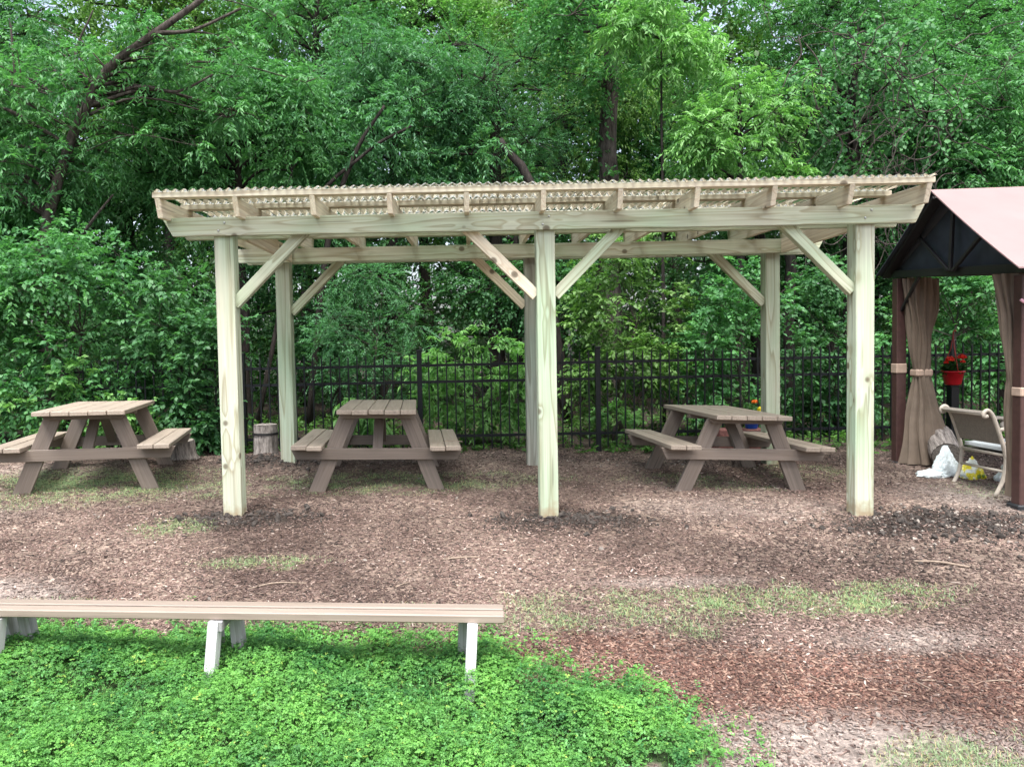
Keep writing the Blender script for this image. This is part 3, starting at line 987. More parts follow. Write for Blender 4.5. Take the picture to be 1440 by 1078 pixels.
# ------------------------------------------------------------------ long low bench in the clover
def build_bench():
    B = empty('bench', (-1.4, 3.7, -.27), 0, 'long low backless bench of narrow brown planks on white legs standing in the clover', 'bench')
    off = Matrix.Translation((1.4, -3.7, .27))
    def T(name, p0, p1, w, h, mat, **k):
        return timber(name, p0, p1, w, h, M[mat], B, off=off, **k)
    dz = .006
    dy = .085
    T('seat_plank', (-3.4, 3.675 + 3.6 * dy, .006), (.185, 3.680, -.006), .072, .040, 'bench_board', bev=.005)
    T('seat_plank', (-3.4, 3.760 + 3.6 * dy, .010), (.186, 3.765, -.002), .072, .040, 'bench_board', bev=.005)
    T_, base_off = T, off
    for x in (.02, -1.26, -2.40, -3.35):
        g = ground_z(x, 3.7)
        yo = dy * (.185 - x)
        T = lambda nm, a, b, w, h, mt, **k: T_(nm, (a[0], a[1] + yo, a[2]), (b[0], b[1] + yo, b[2]), w, h, mt, **k)
        T('leg', (x - .015, 3.60, g - .05), (x + .01, 3.655, -.026), .05, .085, 'white_paint', up=(0, 1, 0))
        T('leg', (x - .05, 3.90, g - .02), (x - .035, 3.80, -.026), .045, .085, 'grey_paint', up=(0, 1, 0))
        T('cross_bar', (x + .038, 3.62, -.048), (x + .038, 3.84, -.048), .03, .05, 'grey_paint') if x > -2 and x < -1 else None
        if x < -1:
            T('leg', (x + .075, 3.86, g - .02), (x + .07, 3.79, -.027), .06, .07, 'grey_paint', up=(0, 1, 0))
build_bench()

# ------------------------------------------------------------------ black picket fence
def build_fence():
    Fn = empty('metal_fence', (2.0, 8.8, .1), 0, 'black metal picket fence with three rails running behind the pergola', 'fence')
    off = Vector((-2.0, -8.8, -.1))
    def bx(name, c, s, bev=0.0, mesh=None):
        if mesh is None:
            bm = bmesh.new(); box(bm, (0, 0, 0), s, bev=bev)
            o = bm_obj(name, bm, M['black_iron'], Fn)
        else:
            o = link(name, mesh, None, Fn)
        o.location = Vector(c) + off
        return o
    posts = [-4.52, -2.50, -.478, 1.56, 3.59, 5.62, 7.65]
    pm = None; pk = None
    for px in posts:
        zg = gz(px, 8.8)
        top = 1.29 - .001 * px
        bm = bmesh.new()
        box(bm, (0, 0, 0), (.056, .056, 1.22)); box(bm, (0, 0, .615), (.064, .064, .018), bev=.004)
        o = bm_obj('post', bm, M['black_iron'], Fn)
        o.location = Vector((px, 8.8, top - .62)) + off
    for a, b in zip(posts, posts[1:]):
        for z, w in ((1.115, .028), (.925, .028), (.30, .028)):
            bx('rail', ((a + b) / 2, 8.8, z), (b - a - .05, w, .03))
        nn = 19
        for i in range(nn):
            x = a + .055 + (b - a - .11) * (i + .5) / nn
            if pk is None:
                bm = bmesh.new()
                box(bm, (0, 0, 0), (.015, .015, 1.06))
                bmesh.ops.create_cone(bm, segments=4, radius1=.011, radius2=.001, depth=.045, matrix=Matrix.Translation((0, 0, .552)) @ Matrix.Rotation(pi / 4, 4, 'Z'))
                o = bm_obj('picket', bm, M['black_iron'], Fn); pk = o.data
                o.location = Vector((x, 8.775, .675)) + off
            elif len([1]) :
                bx('picket', (x, 8.775, .675), None, mesh=pk)
build_fence()

# ------------------------------------------------------------------ gazebo
def build_gazebo():
    G = empty('canopy_gazebo', (4.5, 6.2, -.09), 0, 'dark framed gazebo with rose beige gabled canopy and tied brown curtains', 'gazebo')
    o0 = Vector((4.5, 6.2, -.09))
    def L(p): return Vector(p) - o0
    def T(name, p0, p1, w, h, mat, **k): return timber(name, L(p0), L(p1), w, h, M[mat], G, **k)
    y0, y1 = 6.2, 8.1
    X0, X1 = 4.53, 7.6
    xb = 4.61
    corners = [(X0, y0, -.10, 1.80), (xb, y1, -.03, 1.94), (X1, y0, -.16, 1.80), (X1, y1, -.1, 1.94)]
    for x, y, a, b in corners:
        p = T('post', (x, y, a), (x, y, b), .10, .10, 'brown_metal', up=(0, -1, 0), bev=.006)
        zc = a + (b - a) * .43
        f = T('post_foot', (x, y, a - .01), (x, y, a + .05), .15, .15, 'frame_base', up=(0, -1, 0), bev=.01)
        bd = T('tieback', (x, y, 1.3 - (545 - 475) / 174.5 * (1 if y < 7 else .62)), (x, y, 1.3 - (558 - 475) / 174.5 * (1 if y < 7 else .74)), .112, .112, 'band', up=(0, -1, 0), bev=.008)
    # ring beam
    T('ring_beam', (X0, 6.05, 1.845), (xb, 8.22, 1.995), .05, .075, 'dark_metal')
    T('ring_beam', (X0, y0, 1.85), (X1, y0, 1.85), .05, .075, 'dark_metal')
    T('ring_beam', (xb, y1, 1.99), (X1, y1, 1.99), .05, .075, 'dark_metal')
    T('ring_beam', (X1, y0, 1.85), (X1, y1, 1.99), .05, .075, 'dark_metal')
    # roof planes
    A = Vector((4.33, 7.12, 2.665)); A2 = Vector((8.0, 7.12, 2.72))
    Ef = Vector((4.29, 5.93, 1.84)); Ef2 = Vector((8.0, 5.93, 1.86))
    Eb = Vector((4.50, 8.35, 2.0)); Eb2 = Vector((8.0, 8.35, 2.03))
    def sheet(name, a, b, c, d, th, mat, sag=.03):
        nx, ny = 14, 10
        V = []
        for lay in (0, 1):
            for j in range(ny + 1):
                for i in range(nx + 1):
                    s, t = i / nx, j / ny
                    p = (a * (1 - s) + b * s) * (1 - t) + (d * (1 - s) + c * s) * t
                    p = p + Vector((0, 0, -sag * sin(pi * t) * (.6 + .4 * sin(s * 9)) - lay * th))
                    V.append(tuple(p - o0))
        m = (nx + 1) * (ny + 1)
        F = []
        for j in range(ny):
            for i in range(nx):
                q = j * (nx + 1) + i
                F.append((q, q + 1, q + nx + 2, q + nx + 1))
                F.append((m + q, m + q + nx + 1, m + q + nx + 2, m + q + 1))
        for j in range(ny):
            q = j * (nx + 1); F.append((q, q + nx + 1, m + q + nx + 1, m + q))
            q += nx; F.append((q, m + q, m + q + nx + 1, q + nx + 1))
        for i in range(nx):
            F.append((i, m + i, m + i + 1, i + 1))
            q = ny * (nx + 1) + i; F.append((q, q + 1, m + q + 1, m + q))
        me = bpy.data.meshes.new(name); me.from_pydata([tuple(v) for v in V], [], F); me.update()
        return link(name, me, mat, G)
    sheet('canopy', A, A2, Ef2, Ef, .012, M['roof_fabric'])
    sheet('canopy', A + Vector((0, .012, 0)), A2 + Vector((0, .012, 0)), Eb2, Eb, .012, M['mesh_fabric'])
    # rake boards under the canopy edge
    T('rake_rail', A + Vector((.09, .03, -.055)), Eb + Vector((.09, -.05, -.02)), .10, .05, 'dark_metal')
    T('rake_rail', A + Vector((.14, -.02, -.055)), Ef + Vector((.16, .06, -.025)), .04, .05, 'dark_metal')
    # gable infill and its struts
    bm = bmesh.new()
    tri = [(X0 + .03, 6.03, 1.87), (xb + .03, 8.2, 2.02), (X0 + .075, 7.12, 2.60)]
    fa = [bm.verts.new(L(p)) for p in tri]; fb = [bm.verts.new(L((p[0] + .01, p[1], p[2]))) for p in tri]
    bm.faces.new(fa); bm.faces.new(fb[::-1])
    for i in range(3): bm.faces.new((fa[i], fa[(i + 1) % 3], fb[(i + 1) % 3], fb[i]))
    bm_obj('gable_panel', bm, M['mesh_fabric'], G)
    T('gable_strut', (4.52, 7.12, 1.92), (4.545, 7.12, 2.58), .03, .035, 'dark_metal', up=(0, 1, 0))
    T('gable_strut', (4.53, 7.16, 1.93), (4.57, 7.70, 2.32), .03, .03, 'dark_metal', up=(0, 1, 0))
    T('gable_strut', (4.515, 7.08, 1.92), (4.51, 6.60, 2.24), .03, .03, 'dark_metal', up=(0, 1, 0))
    # corner braces
    T('corner_brace', (X0 + .01, 6.22, 1.52), (X0 + .03, 6.52, 1.83), .03, .03, 'dark_metal', up=(1, 0, 0))
    T('corner_brace', (xb, 8.06, 1.60), (xb - .02, 7.72, 1.93), .03, .03, 'dark_metal', up=(1, 0, 0))
    T('corner_brace', (xb + .05, y1, 1.62), (xb + .4, y1, 1.93), .03, .03, 'dark_metal', up=(0, 0, 1))
    # curtains gathered at the posts
    def curtain(name, prof, pleats, seed, mat=M['curtain']):
        rng = random.Random(seed)
        n = 120; V = []; F = []
        ph = [rng.uniform(0, 6.28) for _ in range(4)]
        P2 = []
        for (z, cx, cy, rx, ry) in prof: P2.append((z, cx, cy, rx, ry))
        rows = 44
        zs = [p[0] for p in P2][::-1]
        for j in range(rows + 1):
            t = j / rows
            z = P2[0][0] + (P2[-1][0] - P2[0][0]) * t
            vals = [np.interp(z, zs, [p[i] for p in P2][::-1]) for i in range(1, 5)]
            cx, cy, rx, ry = vals
            for k in range(n):
                a = 2 * pi * k / n
                am = .13 * min(1, rx / .12) + .04
                w = 1 + am * sin(pleats * a + ph[0] + .5 * sin(z * 2.2 + ph[1])) + .05 * sin(pleats * 2.3 * a + ph[2] + z * 1.5)
                V.append((cx + rx * w * cos(a) + .01 * sin(z * 9 + a * 2) - o0.x, cy + ry * w * sin(a) - o0.y, z - o0.z))
        for j in range(rows):
            for k in range(n):
                k2 = (k + 1) % n
                F.append((j * n + k, (j + 1) * n + k, (j + 1) * n + k2, j * n + k2))
        o = link(name, np_mesh(name, np.array(V), 4, 0, np.array(F), smooth=True), mat, G)
        return o
    curtain('curtain', [(1.93, 4.72, 7.98, .12, .10), (1.6, 4.73, 7.96, .115, .10), (1.25, 4.745, 7.95, .095, .08), (1.0, 4.755, 7.95, .075, .06), (.92, 4.755, 7.95, .075, .06), (.75, 4.77, 7.95, .11, .08), (.4, 4.80, 7.95, .17, .11), (.02, 4.85, 7.93, .275, .15)], 11, 2)
    curtain('curtain', [(1.93, 4.90, 8.12, .13, .05), (1.6, 4.89, 8.10, .11, .05), (1.25, 4.85, 8.08, .065, .04), (1.02, 4.80, 8.05, .03, .03), (.93, 4.79, 8.04, .02, .02)], 7, 3)
    T('tieback', (4.67, 7.95, .955), (4.845, 7.95, .955), .135, .075, 'band', bev=.015)
    curtain('curtain', [(1.82, 4.56, 6.36, .15, .09), (1.5, 4.55, 6.34, .10, .07), (1.2, 4.54, 6.33, .06, .05), (.95, 4.54, 6.32, .05, .05), (.85, 4.54, 6.32, .055, .05), (.4, 4.60, 6.36, .07, .06), (-.02, 4.62, 6.36, .075, .07)], 9, 5)
build_gazebo()
pc = tube_obj('pink_sash', [(smooth_path([(4.455, 6.135, 1.60), (4.49, 6.125, 1.575), (4.55, 6.12, 1.575), (4.60, 6.125, 1.60)], 4), .012),
                            (smooth_path([(4.575, 6.12, 1.575), (4.59, 6.115, 1.48), (4.58, 6.11, 1.38), (4.60, 6.11, 1.30)], 4), [.012, .02, .024, .026, .026, .03, .03, .03, .03, .03, .034, .034, .02])], M['pink_cloth'])
tag(pc, 'pink sash tied around the front post of the gazebo', 'sash')

# ------------------------------------------------------------------ patio chair
def build_chair():
    C = empty('patio_chair', (4.67, 6.86, ground_z(4.62, 6.85)), radians(3), 'beige scroll armed patio chair with taupe sling back inside the gazebo', 'chair')
    for s in (-1, 1):
        y = s * .27
        tube_obj('side_frame', [
            (smooth_path([(-.10, y, -.01), (-.035, y, .12), (-.01, y, .26), (-.01, y, .34), (-.05, y, .48), (-.10, y, .62), (-.135, y, .70), (-.175, y, .735), (-.21, y, .715), (-.205, y, .68), (-.175, y, .685)], 4), .017)], M['chair_frame'], C)
        tube_obj('leg', [(smooth_path([(.50, y, -.01), (.47, y, .15), (.46, y, .30), (.50, y, .40), (.49, y, .50)], 4), .016)], M['chair_frame'], C)
        tube_obj('armrest', [(smooth_path([(-.075, y, .56), (.05, y, .585), (.2, y, .60), (.36, y, .61), (.44, y, .58), (.45, y, .53), (.40, y, .515), (.375, y, .545), (.40, y, .565)], 4), .017),
                             (smooth_path([(-.03, y, .44), (.08, y, .47), (.18, y, .52), (.24, y, .60)], 4), .013)], M['chair_frame'], C)
        tube_obj('seat_rail', [([(-.02, y, .33), (.25, y, .335), (.48, y, .35)], .018)], M['chair_frame'], C)
    tube_obj('top_rail', [([(-.20, -.27, .70), (-.20, .27, .70)], .016)], M['chair_frame'], C)
    for rx, rz_ in ((-.01, .34), (.47, .34), (-.02, .2)):
        tube_obj('cross_rail', [([(rx, -.27, rz_), (rx, .27, rz_)], .012)], M['chair_frame'], C)
    # sling: back cloth
    V = []; prof = smooth_path([(-.03, 0, .435), (-.045, 0, .48), (-.095, 0, .62), (-.135, 0, .70), (-.18, 0, .728), (-.215, 0, .71)], 4)
    for q in (0, .008):
        for p in prof:
            for k in range(7):
                yy = -.255 + .51 * k / 6
                V.append((p.x - q - .012 * (1 - (yy / .255) ** 2), yy, p.z))
    n = len(prof); F = []
    for lay in (0, 1):
        for i in range(n - 1):
            for k in range(6):
                a = lay * n * 7 + i * 7 + k
                F.append((a, a + 1, a + 8, a + 7))
    link('sling_back', np_mesh('sling_back', np.array(V), 4, 0, np.array(F), smooth=True), M['sling'], C)
    bm = bmesh.new(); box(bm, (.235, 0, .335), (.47, .5, .012)); bm_obj('sling_seat', bm, M['sling'], C)
    bm = bmesh.new()
    box(bm, (0, 0, 0), (.47, .50, .075))
    bmesh.ops.subdivide_edges(bm, edges=bm.edges[:], cuts=5, use_grid_fill=True)
    for v in bm.verts:
        u, w = v.co.x / .235, v.co.y / .25
        k = (1 - abs(u) ** 4) * (1 - abs(w) ** 4)
        v.co.z = v.co.z * (.45 + .75 * k) + .006 * sin(u * 9) * sin(w * 8)
    cu = bm_obj('cushion', bm, M['cushion'], C, smooth=True)
    cu.location = (.24, 0, .39)
build_chair()

# ------------------------------------------------------------------ bags, log, stumps, flowerpots
def crumple(name, loc, size, mat, seed, label, cat, top=0.0, group=None, rz=0.0):
    rng = random.Random(seed)
    from mathutils import noise
    bm = bmesh.new()
    bmesh.ops.create_icosphere(bm, subdivisions=5, radius=1)
    off = Vector((seed * 3.1, seed * 1.7, 0))
    for v in bm.verts:
        p = v.co.copy()
        r = 1 + .42 * (noise.noise(p * 1.3 + off)) + .22 * abs(noise.noise(p * 3.5 + off)) + .10 * abs(noise.noise(p * 8 + off))
        k = 1 - top * max(0, p.z) * .85
        v.co = Vector((p.x * size[0] * r * k, p.y * size[1] * r * k, max(-.35, p.z) * size[2] * r + .33 * size[2]))
    o = bm_obj(name, bm, mat, None, smooth=False, loc=loc)
    o.rotation_euler[2] = rz
    return tag(o, label, cat, group)
crumple('plastic_bag', (4.68, 7.42, gz(4.68, 7.42)), (.12, .09, .20), M['white_bag'], 3, 'white plastic bag slumped against the log, pointed top', 'bag', .75)
crumple('plastic_bag', (4.49, 7.34, gz(4.49, 7.34)), (.13, .08, .06), M['white_bag'], 8, 'flat crumpled end of white plastic sheet on the ground beside the tall white bag', 'bag', .3)
crumple('garden_soil_bag', (4.87, 7.32, gz(4.87, 7.32)), (.10, .08, .125), M['yellow_bag'], 5, 'yellow and white printed bag standing under the chair', 'bag', .6)
crumple('plastic_bag', (5.18, 7.2, gz(5.18, 7.2)), (.17, .10, .13), M['white_bag'], 6, 'loose white plastic bag lying behind the chair legs near the gazebo post', 'bag', .4)

def log_obj(name, loc, r, L, rot, label, cat, seed, strap=None, flare=.0, endmat='cut_end'):
    rng = random.Random(seed)
    from mathutils import noise
    R_ = empty(name, loc, 0, label, cat)
    R_.rotation_euler = rot
    n = 48; rows = 18
    V, F = [], []
    for j in range(rows + 1):
        z = L * j / rows
        for k in range(n):
            a = 2 * pi * k / n
            rr = r * (1 + .05 * noise.noise(Vector((cos(a) * 1.2, sin(a) * 1.2, z * 2 + seed))) + .06 * noise.noise(Vector((cos(a) * 6, sin(a) * 6, z * 3 + seed))) + flare * max(0, 1 - z / (L * .35)) ** 2)
            V.append((rr * cos(a), rr * sin(a), z + (.012 * noise.noise(Vector((cos(a) * 3, sin(a) * 3, 9))) if j == rows else 0)))
    for j in range(rows):
        for k in range(n):
            k2 = (k + 1) % n
            F.append((j * n + k, j * n + k2, (j + 1) * n + k2, (j + 1) * n + k))
    link('bark', np_mesh('bark', np.array(V), 4, 0, np.array(F), smooth=True), M['bark_pale'], R_)
    for zz in (0.0, L):
        bm = bmesh.new()
        vs = [bm.verts.new(((r * .965) * cos(2 * pi * k / 32), (r * .965) * sin(2 * pi * k / 32), zz + (.003 if zz else -.003))) for k in range(32)]
        bm.faces.new(vs)
        bm_obj('cut_end', bm, M[endmat], R_)
    if strap:
        bm = bmesh.new()
        rings = []
        for zz in (strap - .012, strap + .012):
            rings.append([bm.verts.new((r * 1.075 * cos(2 * pi * k / 40), r * 1.075 * sin(2 * pi * k / 40), zz)) for k in range(40)])
        for k in range(40): bm.faces.new((rings[0][k], rings[0][(k + 1) % 40], rings[1][(k + 1) % 40], rings[1][k]))
        bm_obj('strap', bm, M['dark_metal'], R_, smooth=True)
    return R_
log_obj('tree_stump', (-2.13, 8.30, .16), .125, .36, (0, 0, 0), 'upright sawn log with a dark strap around it behind the left back pergola post', 'stump', 1, strap=.265, flare=.1)
log_obj('tree_stump', (-3.02, 8.30, .16), .13, .20, (radians(6), radians(-5), 0), 'low weathered stump behind the right seat of the leftmost picnic table', 'stump', 4, flare=.25)
log_obj('log', (4.82, 7.62, .14), .135, .40, (radians(-68), 0, radians(-20)), 'short thick cut log lying between the gazebo curtain and the white bag', 'log', 7)

def bricks():
    rng = random.Random(3)
    me = None; cnt = 0
    for (cx, cy) in ((2.85, 8.3), (3.14, 8.3)):
        zb = ground_z(cx, 8.3) - .03
        for c in range(4 if cx < 3 else 4):
            for k in range(2):
                if me is None:
                    bm = bmesh.new(); box(bm, (0, 0, 0), (.22, .11, .085), bev=.008)
                    o = bm_obj('brick', bm, M['brick']); me = o.data
                else: o = link('brick', me)
                ev = c % 2
                o.location = (cx + (0 if ev else (k - .5) * .118) + rng.uniform(-.004, .004), cy + ((k - .5) * .118 if ev else 0), zb + .045 + c * .0865)
                o.rotation_euler[2] = (0 if ev else pi / 2) + rng.uniform(-.03, .03)
                side = 'left' if cx < 3 else 'right'
                tier = ('lowest', 'second lowest', 'second highest', 'topmost')[c]
                pot = 'the small red pot' if cx < 3 else 'the blue pot'
                which = (('front', 'rear') if ev else ('left', 'right'))[k]
                tag(o, '%s red brown brick of the %s course under %s' % (which, tier, pot), 'brick', 'bricks stacked behind the right picnic table')
bricks()

def petals(name, c, r, mat, parent, n=60, seed=0):
    rng = np.random.default_rng(seed)
    d = rng.normal(size=(n, 3)); d[:, 2] = np.abs(d[:, 2]) * .8; d /= np.linalg.norm(d, axis=1, keepdims=True)
    p = np.array(c) + d * r * .55
    s = np.cross(d, rng.normal(size=(n, 3))); s /= np.linalg.norm(s, axis=1, keepdims=True)
    t = np.cross(d, s)
    q = np.stack([p - s * r * .3, p + d * r * .3 + t * r * .25, p + d * r * .45 + s * r * .3, p + d * r * .2 - t * r * .3], 1)
    return link(name, np_mesh(name, q.reshape(-1, 3), 4, n), mat, parent)

def leaves_blob(name, c, r, n, L, Wd, parent, seed, c1=(.03, .09, .02), c2=(.10, .24, .05), mat=None):
    rng = np.random.default_rng(seed)
    d = rng.normal(size=(n, 3)); d[:, 2] = np.abs(d[:, 2]); d /= np.linalg.norm(d, axis=1, keepdims=True)
    p = np.array(c) + d * np.array(r) * rng.random((n, 1)) ** .5
    ld = d + rng.normal(size=(n, 3)) * .5 - np.array([0, 0, .3]); ld /= np.linalg.norm(ld, axis=1, keepdims=True)
    s = np.cross(ld, np.array([0, 0, 1.0]) + rng.normal(size=(n, 3)) * .4); s /= np.linalg.norm(s, axis=1, keepdims=True)
    q = np.stack([p, p + ld * L * .45 + s * Wd / 2, p + ld * L, p + ld * L * .45 - s * Wd / 2], 1)
    t = rng.random((n, 1))
    cc = np.repeat(np.array([c1]) * (1 - t) + np.array([c2]) * t, 4, axis=0)
    return link(name, np_mesh(name, q.reshape(-1, 3), 4, n, None, cc), mat or M['leaf'], parent)

def pots():
    z = ground_z(3.14, 8.3) - .03 + 4 * .0865 + .003
    p = empty('flowerpot', (3.13, 8.3, z), 0, 'blue pot of orange and yellow flowers standing on a stack of bricks', 'flowerpot')
    lathe('pot', [(.055, 0), (.062, .01), (.08, .10), (.088, .10), (.088, .118), (.078, .118), (.074, .108)], M['blue_plastic'], p)
    leaves_blob('foliage', (0, 0, .12), (.09, .08, .16), 170, .05, .02, p, 5)
    petals('flower', (.03, -.02, .28), .035, M['orange_flower'], p, 60, 2)
    petals('flower', (.085, -.05, .20), .042, M['yellow_flower'], p, 80, 3)
    zz = ground_z(2.85, 8.3) - .03 + 4 * .0865 + .003
    q = empty('flowerpot', (2.885, 8.3, zz), 0, 'small red pot on the left brick stack behind the right picnic table', 'flowerpot')
    lathe('pot', [(.035, 0), (.04, .01), (.028, .09), (.034, .09), (.034, .10), (.024, .1)], M['red_plastic'], q)
    leaves_blob('foliage', (0, 0, .10), (.03, .03, .06), 40, .035, .015, q, 6)
    # red basket on the black pole
    x, y = 5.34, 8.35
    b = empty('hanging_basket', (x, y, .80), 0, 'red plastic basket of red flowers with its hanger up, set on a thick black pole', 'flower basket')
    lathe('pot', [(.07, .0), (.078, .01), (.105, .135), (.118, .135), (.118, .152), (.104, .152), (.10, .145)], M['red_plastic'], b)
    leaves_blob('foliage', (0, 0, .14), (.11, .10, .12), 300, .06, .028, b, 9, (.012, .04, .012), (.05, .14, .03))
    for i, (dx, dy, dz) in enumerate(((-.065, -.05, .27), (.085, -.02, .29), (-.02, .04, .26), (.06, -.07, .245), (-.09, -.03, .24))):
        petals('flower', (dx, dy, dz), .045 if i < 2 else .028, M['red_flower'], b, 70, 20 + i)
    tube_obj('hanger', [([(.107 * cos(a), .107 * sin(a), .145), (.02 * cos(a), .02 * sin(a), .40), (0, 0, .55)], .0055) for a in (.4, 2.5, 4.6)] + [(smooth_path([(0, 0, .55), (.0, 0, .575), (.018, 0, .592), (.03, 0, .575)], 4), .006)], M['chain'], b, sides=6)
    bm = bmesh.new(); zg = ground_z(x, y)
    box(bm, (0, 0, (.795 - zg) / 2), (.09, .09, .795 - zg + .02), bev=.006)
    box(bm, (0, 0, .785 - zg), (.12, .12, .018), bev=.004)
    tag(bm_obj('pole', bm, M['black_iron'], loc=(x, y, zg)), 'thick square black pole carrying the red flower basket', 'pole')
pots()

# ------------------------------------------------------------------ trees and shrubs
GREENS = {   # dark and light leaf colours of each kind
    'mid': ((.036, .134, .056), (.145, .355, .128)),
    'blue': ((.040, .130, .066), (.125, .310, .135)),
    'dark': ((.032, .106, .048), (.105, .265, .098)),
    'bright': ((.080, .225, .070), (.250, .480, .150)),
    'yellow': ((.060, .145, .045), (.190, .340, .095)),
}
STYLE = {    # leaves per spray, leaf length, leaf width, droop, leaf droop
    'ash': (14, .085, .026, .45, .35),
    'broad': (10, .070, .042, .30, .20),
    'fine': (20, .038, .013, .25, .10),
    'vine': (9, .070, .058, .70, .55),
    'long': (12, .110, .030, .55, .50),
}
NLEAF = [0]
def plant(name, label, cat, base, clumps, style, green, trunk=None, seed=0, dens=1.0, group=None, bark_m='bark', limbs=True, scale=1.0, wob=.25):
    """clumps: list of (x, y, z, r); trunk: list of (x, y, z, radius)"""
    rng = np.random.default_rng(seed)
    pr = random.Random(seed)
    root = empty(name, base, 0, label, cat, group)
    o0 = np.array(base)
    n, lL, lW, dp, ldd = STYLE[style]
    c1, c2 = GREENS[green]
    B, D, Ls, TN = [], [], [], []
    for (cx, cy, cz, r) in clumps:
        k = max(6, int(70 * dens * (r / .6) ** 2 / scale ** 2))
        d = rng.normal(size=(k, 3)); d[:, 2] += .25
        d /= np.linalg.norm(d, axis=1, keepdims=True)
        rad = r * (.15 + .55 * rng.random((k, 1)))
        B.append(np.array((cx, cy, cz)) + d * rad * np.array((1, 1, .8)))
        dd = d + rng.normal(0, wob, (k, 3)) + np.array((0, 0, .1)); dd /= np.linalg.norm(dd, axis=1, keepdims=True)
        D.append(dd)
        Ls.append(r * (.35 + .45 * rng.random(k)))
        TN.append(np.clip(rng.random() * .45 + rng.random(k) * .55 , 0, 1))
    B = np.concatenate(B); D = np.concatenate(D); Ls = np.concatenate(Ls); TN = np.concatenate(TN)
    v, c = sprays(B, D, Ls, n, lL * scale, lW * scale, rng, c1, c2, dp, TN, ld_droop=ldd)
    NLEAF[0] += len(v) // 4
    me = np_mesh('foliage', v - o0, 4, len(v) // 4, None, c)
    link('crown', me, M['leaf'], root)
    V, F = [], []
    if trunk is None:
        trunk = []
        x, y, z = base
        mz = np.mean([q[2] for q in clumps])
        trunk = [(x, y, z - .1, .03), (x + pr.uniform(-.1, .1), y, z + (mz - z) * .5, .022), (x + pr.uniform(-.2, .2), y, mz, .012)]
    pts = [Vector(q[:3]) for q in trunk]
    sp = smooth_path(pts, 5)
    rr = np.interp(np.linspace(0, len(trunk) - 1, len(sp)), range(len(trunk)), [q[3] for q in trunk])
    for i in range(1, len(sp) - 1):
        sp[i] = sp[i] + Vector((pr.uniform(-1, 1), pr.uniform(-1, 1), 0)) * rr[i] * .25
    add_tube(V, F, [p - Vector(base) for p in sp], list(rr), 9)
    if limbs:
        for (cx, cy, cz, r) in clumps:
            c_ = Vector((cx, cy, cz))
            best = min(range(len(sp)), key=lambda i: (sp[i] - c_).length + max(0, sp[i].z - cz) * 1.5 + .25 * abs(i - len(sp) * .5) / len(sp))
            a = sp[best]
            L_ = (c_ - a).length
            if L_ < .15: continue
            mid = (a + c_) / 2 + Vector((pr.uniform(-.15, .15), pr.uniform(-.15, .15), .12)) * L_
            path = smooth_path([a, mid, c_], 4)
            r0 = min(rr[best] * .55, .012 + .018 * L_) * min(1.0, (r / .45) ** 2)
            add_tube(V, F, [p - Vector(base) for p in path], list(np.linspace(r0, r0 * .35, len(path))), 5, cap=False)
            for _ in range(5):
                e = c_ + Vector((pr.uniform(-1, 1), pr.uniform(-1, 1), pr.uniform(-.6, .9))) * r * .9
                m_ = (c_ + e) / 2 + Vector((0, 0, .08 * r)) + Vector((pr.uniform(-1, 1), pr.uniform(-1, 1), pr.uniform(-1, 1))) * r * .12
                add_tube(V, F, [p - Vector(base) for p in (c_, m_, e)], [r0 * .4, r0 * .25, r0 * .12], 4, cap=False)
    me = bpy.data.meshes.new('trunk'); me.from_pydata(V, [], F)
    me.polygons.foreach_set('use_smooth', np.ones(len(me.polygons), dtype=bool)); me.update()
    link('trunk', me, M[bark_m], root)
    return root

def crown(seed, c, r, n, rc=(.4, .7), bias=.6):
    """clump centres spread through an ellipsoid, more of them towards its surface"""
    rng = np.random.default_rng(seed)
    out = []
    while len(out) < n:
        d = rng.normal(size=3); d /= np.linalg.norm(d)
        q = rng.random() ** (1 / 3) * (1 - bias) + bias * (.6 + .35 * rng.random())
        p = np.array(c) + d * np.array(r) * q
        out.append((p[0], p[1], p[2], rng.uniform(*rc)))
    return out

def gb(x, y): return (x, y, ground_z(x, y))
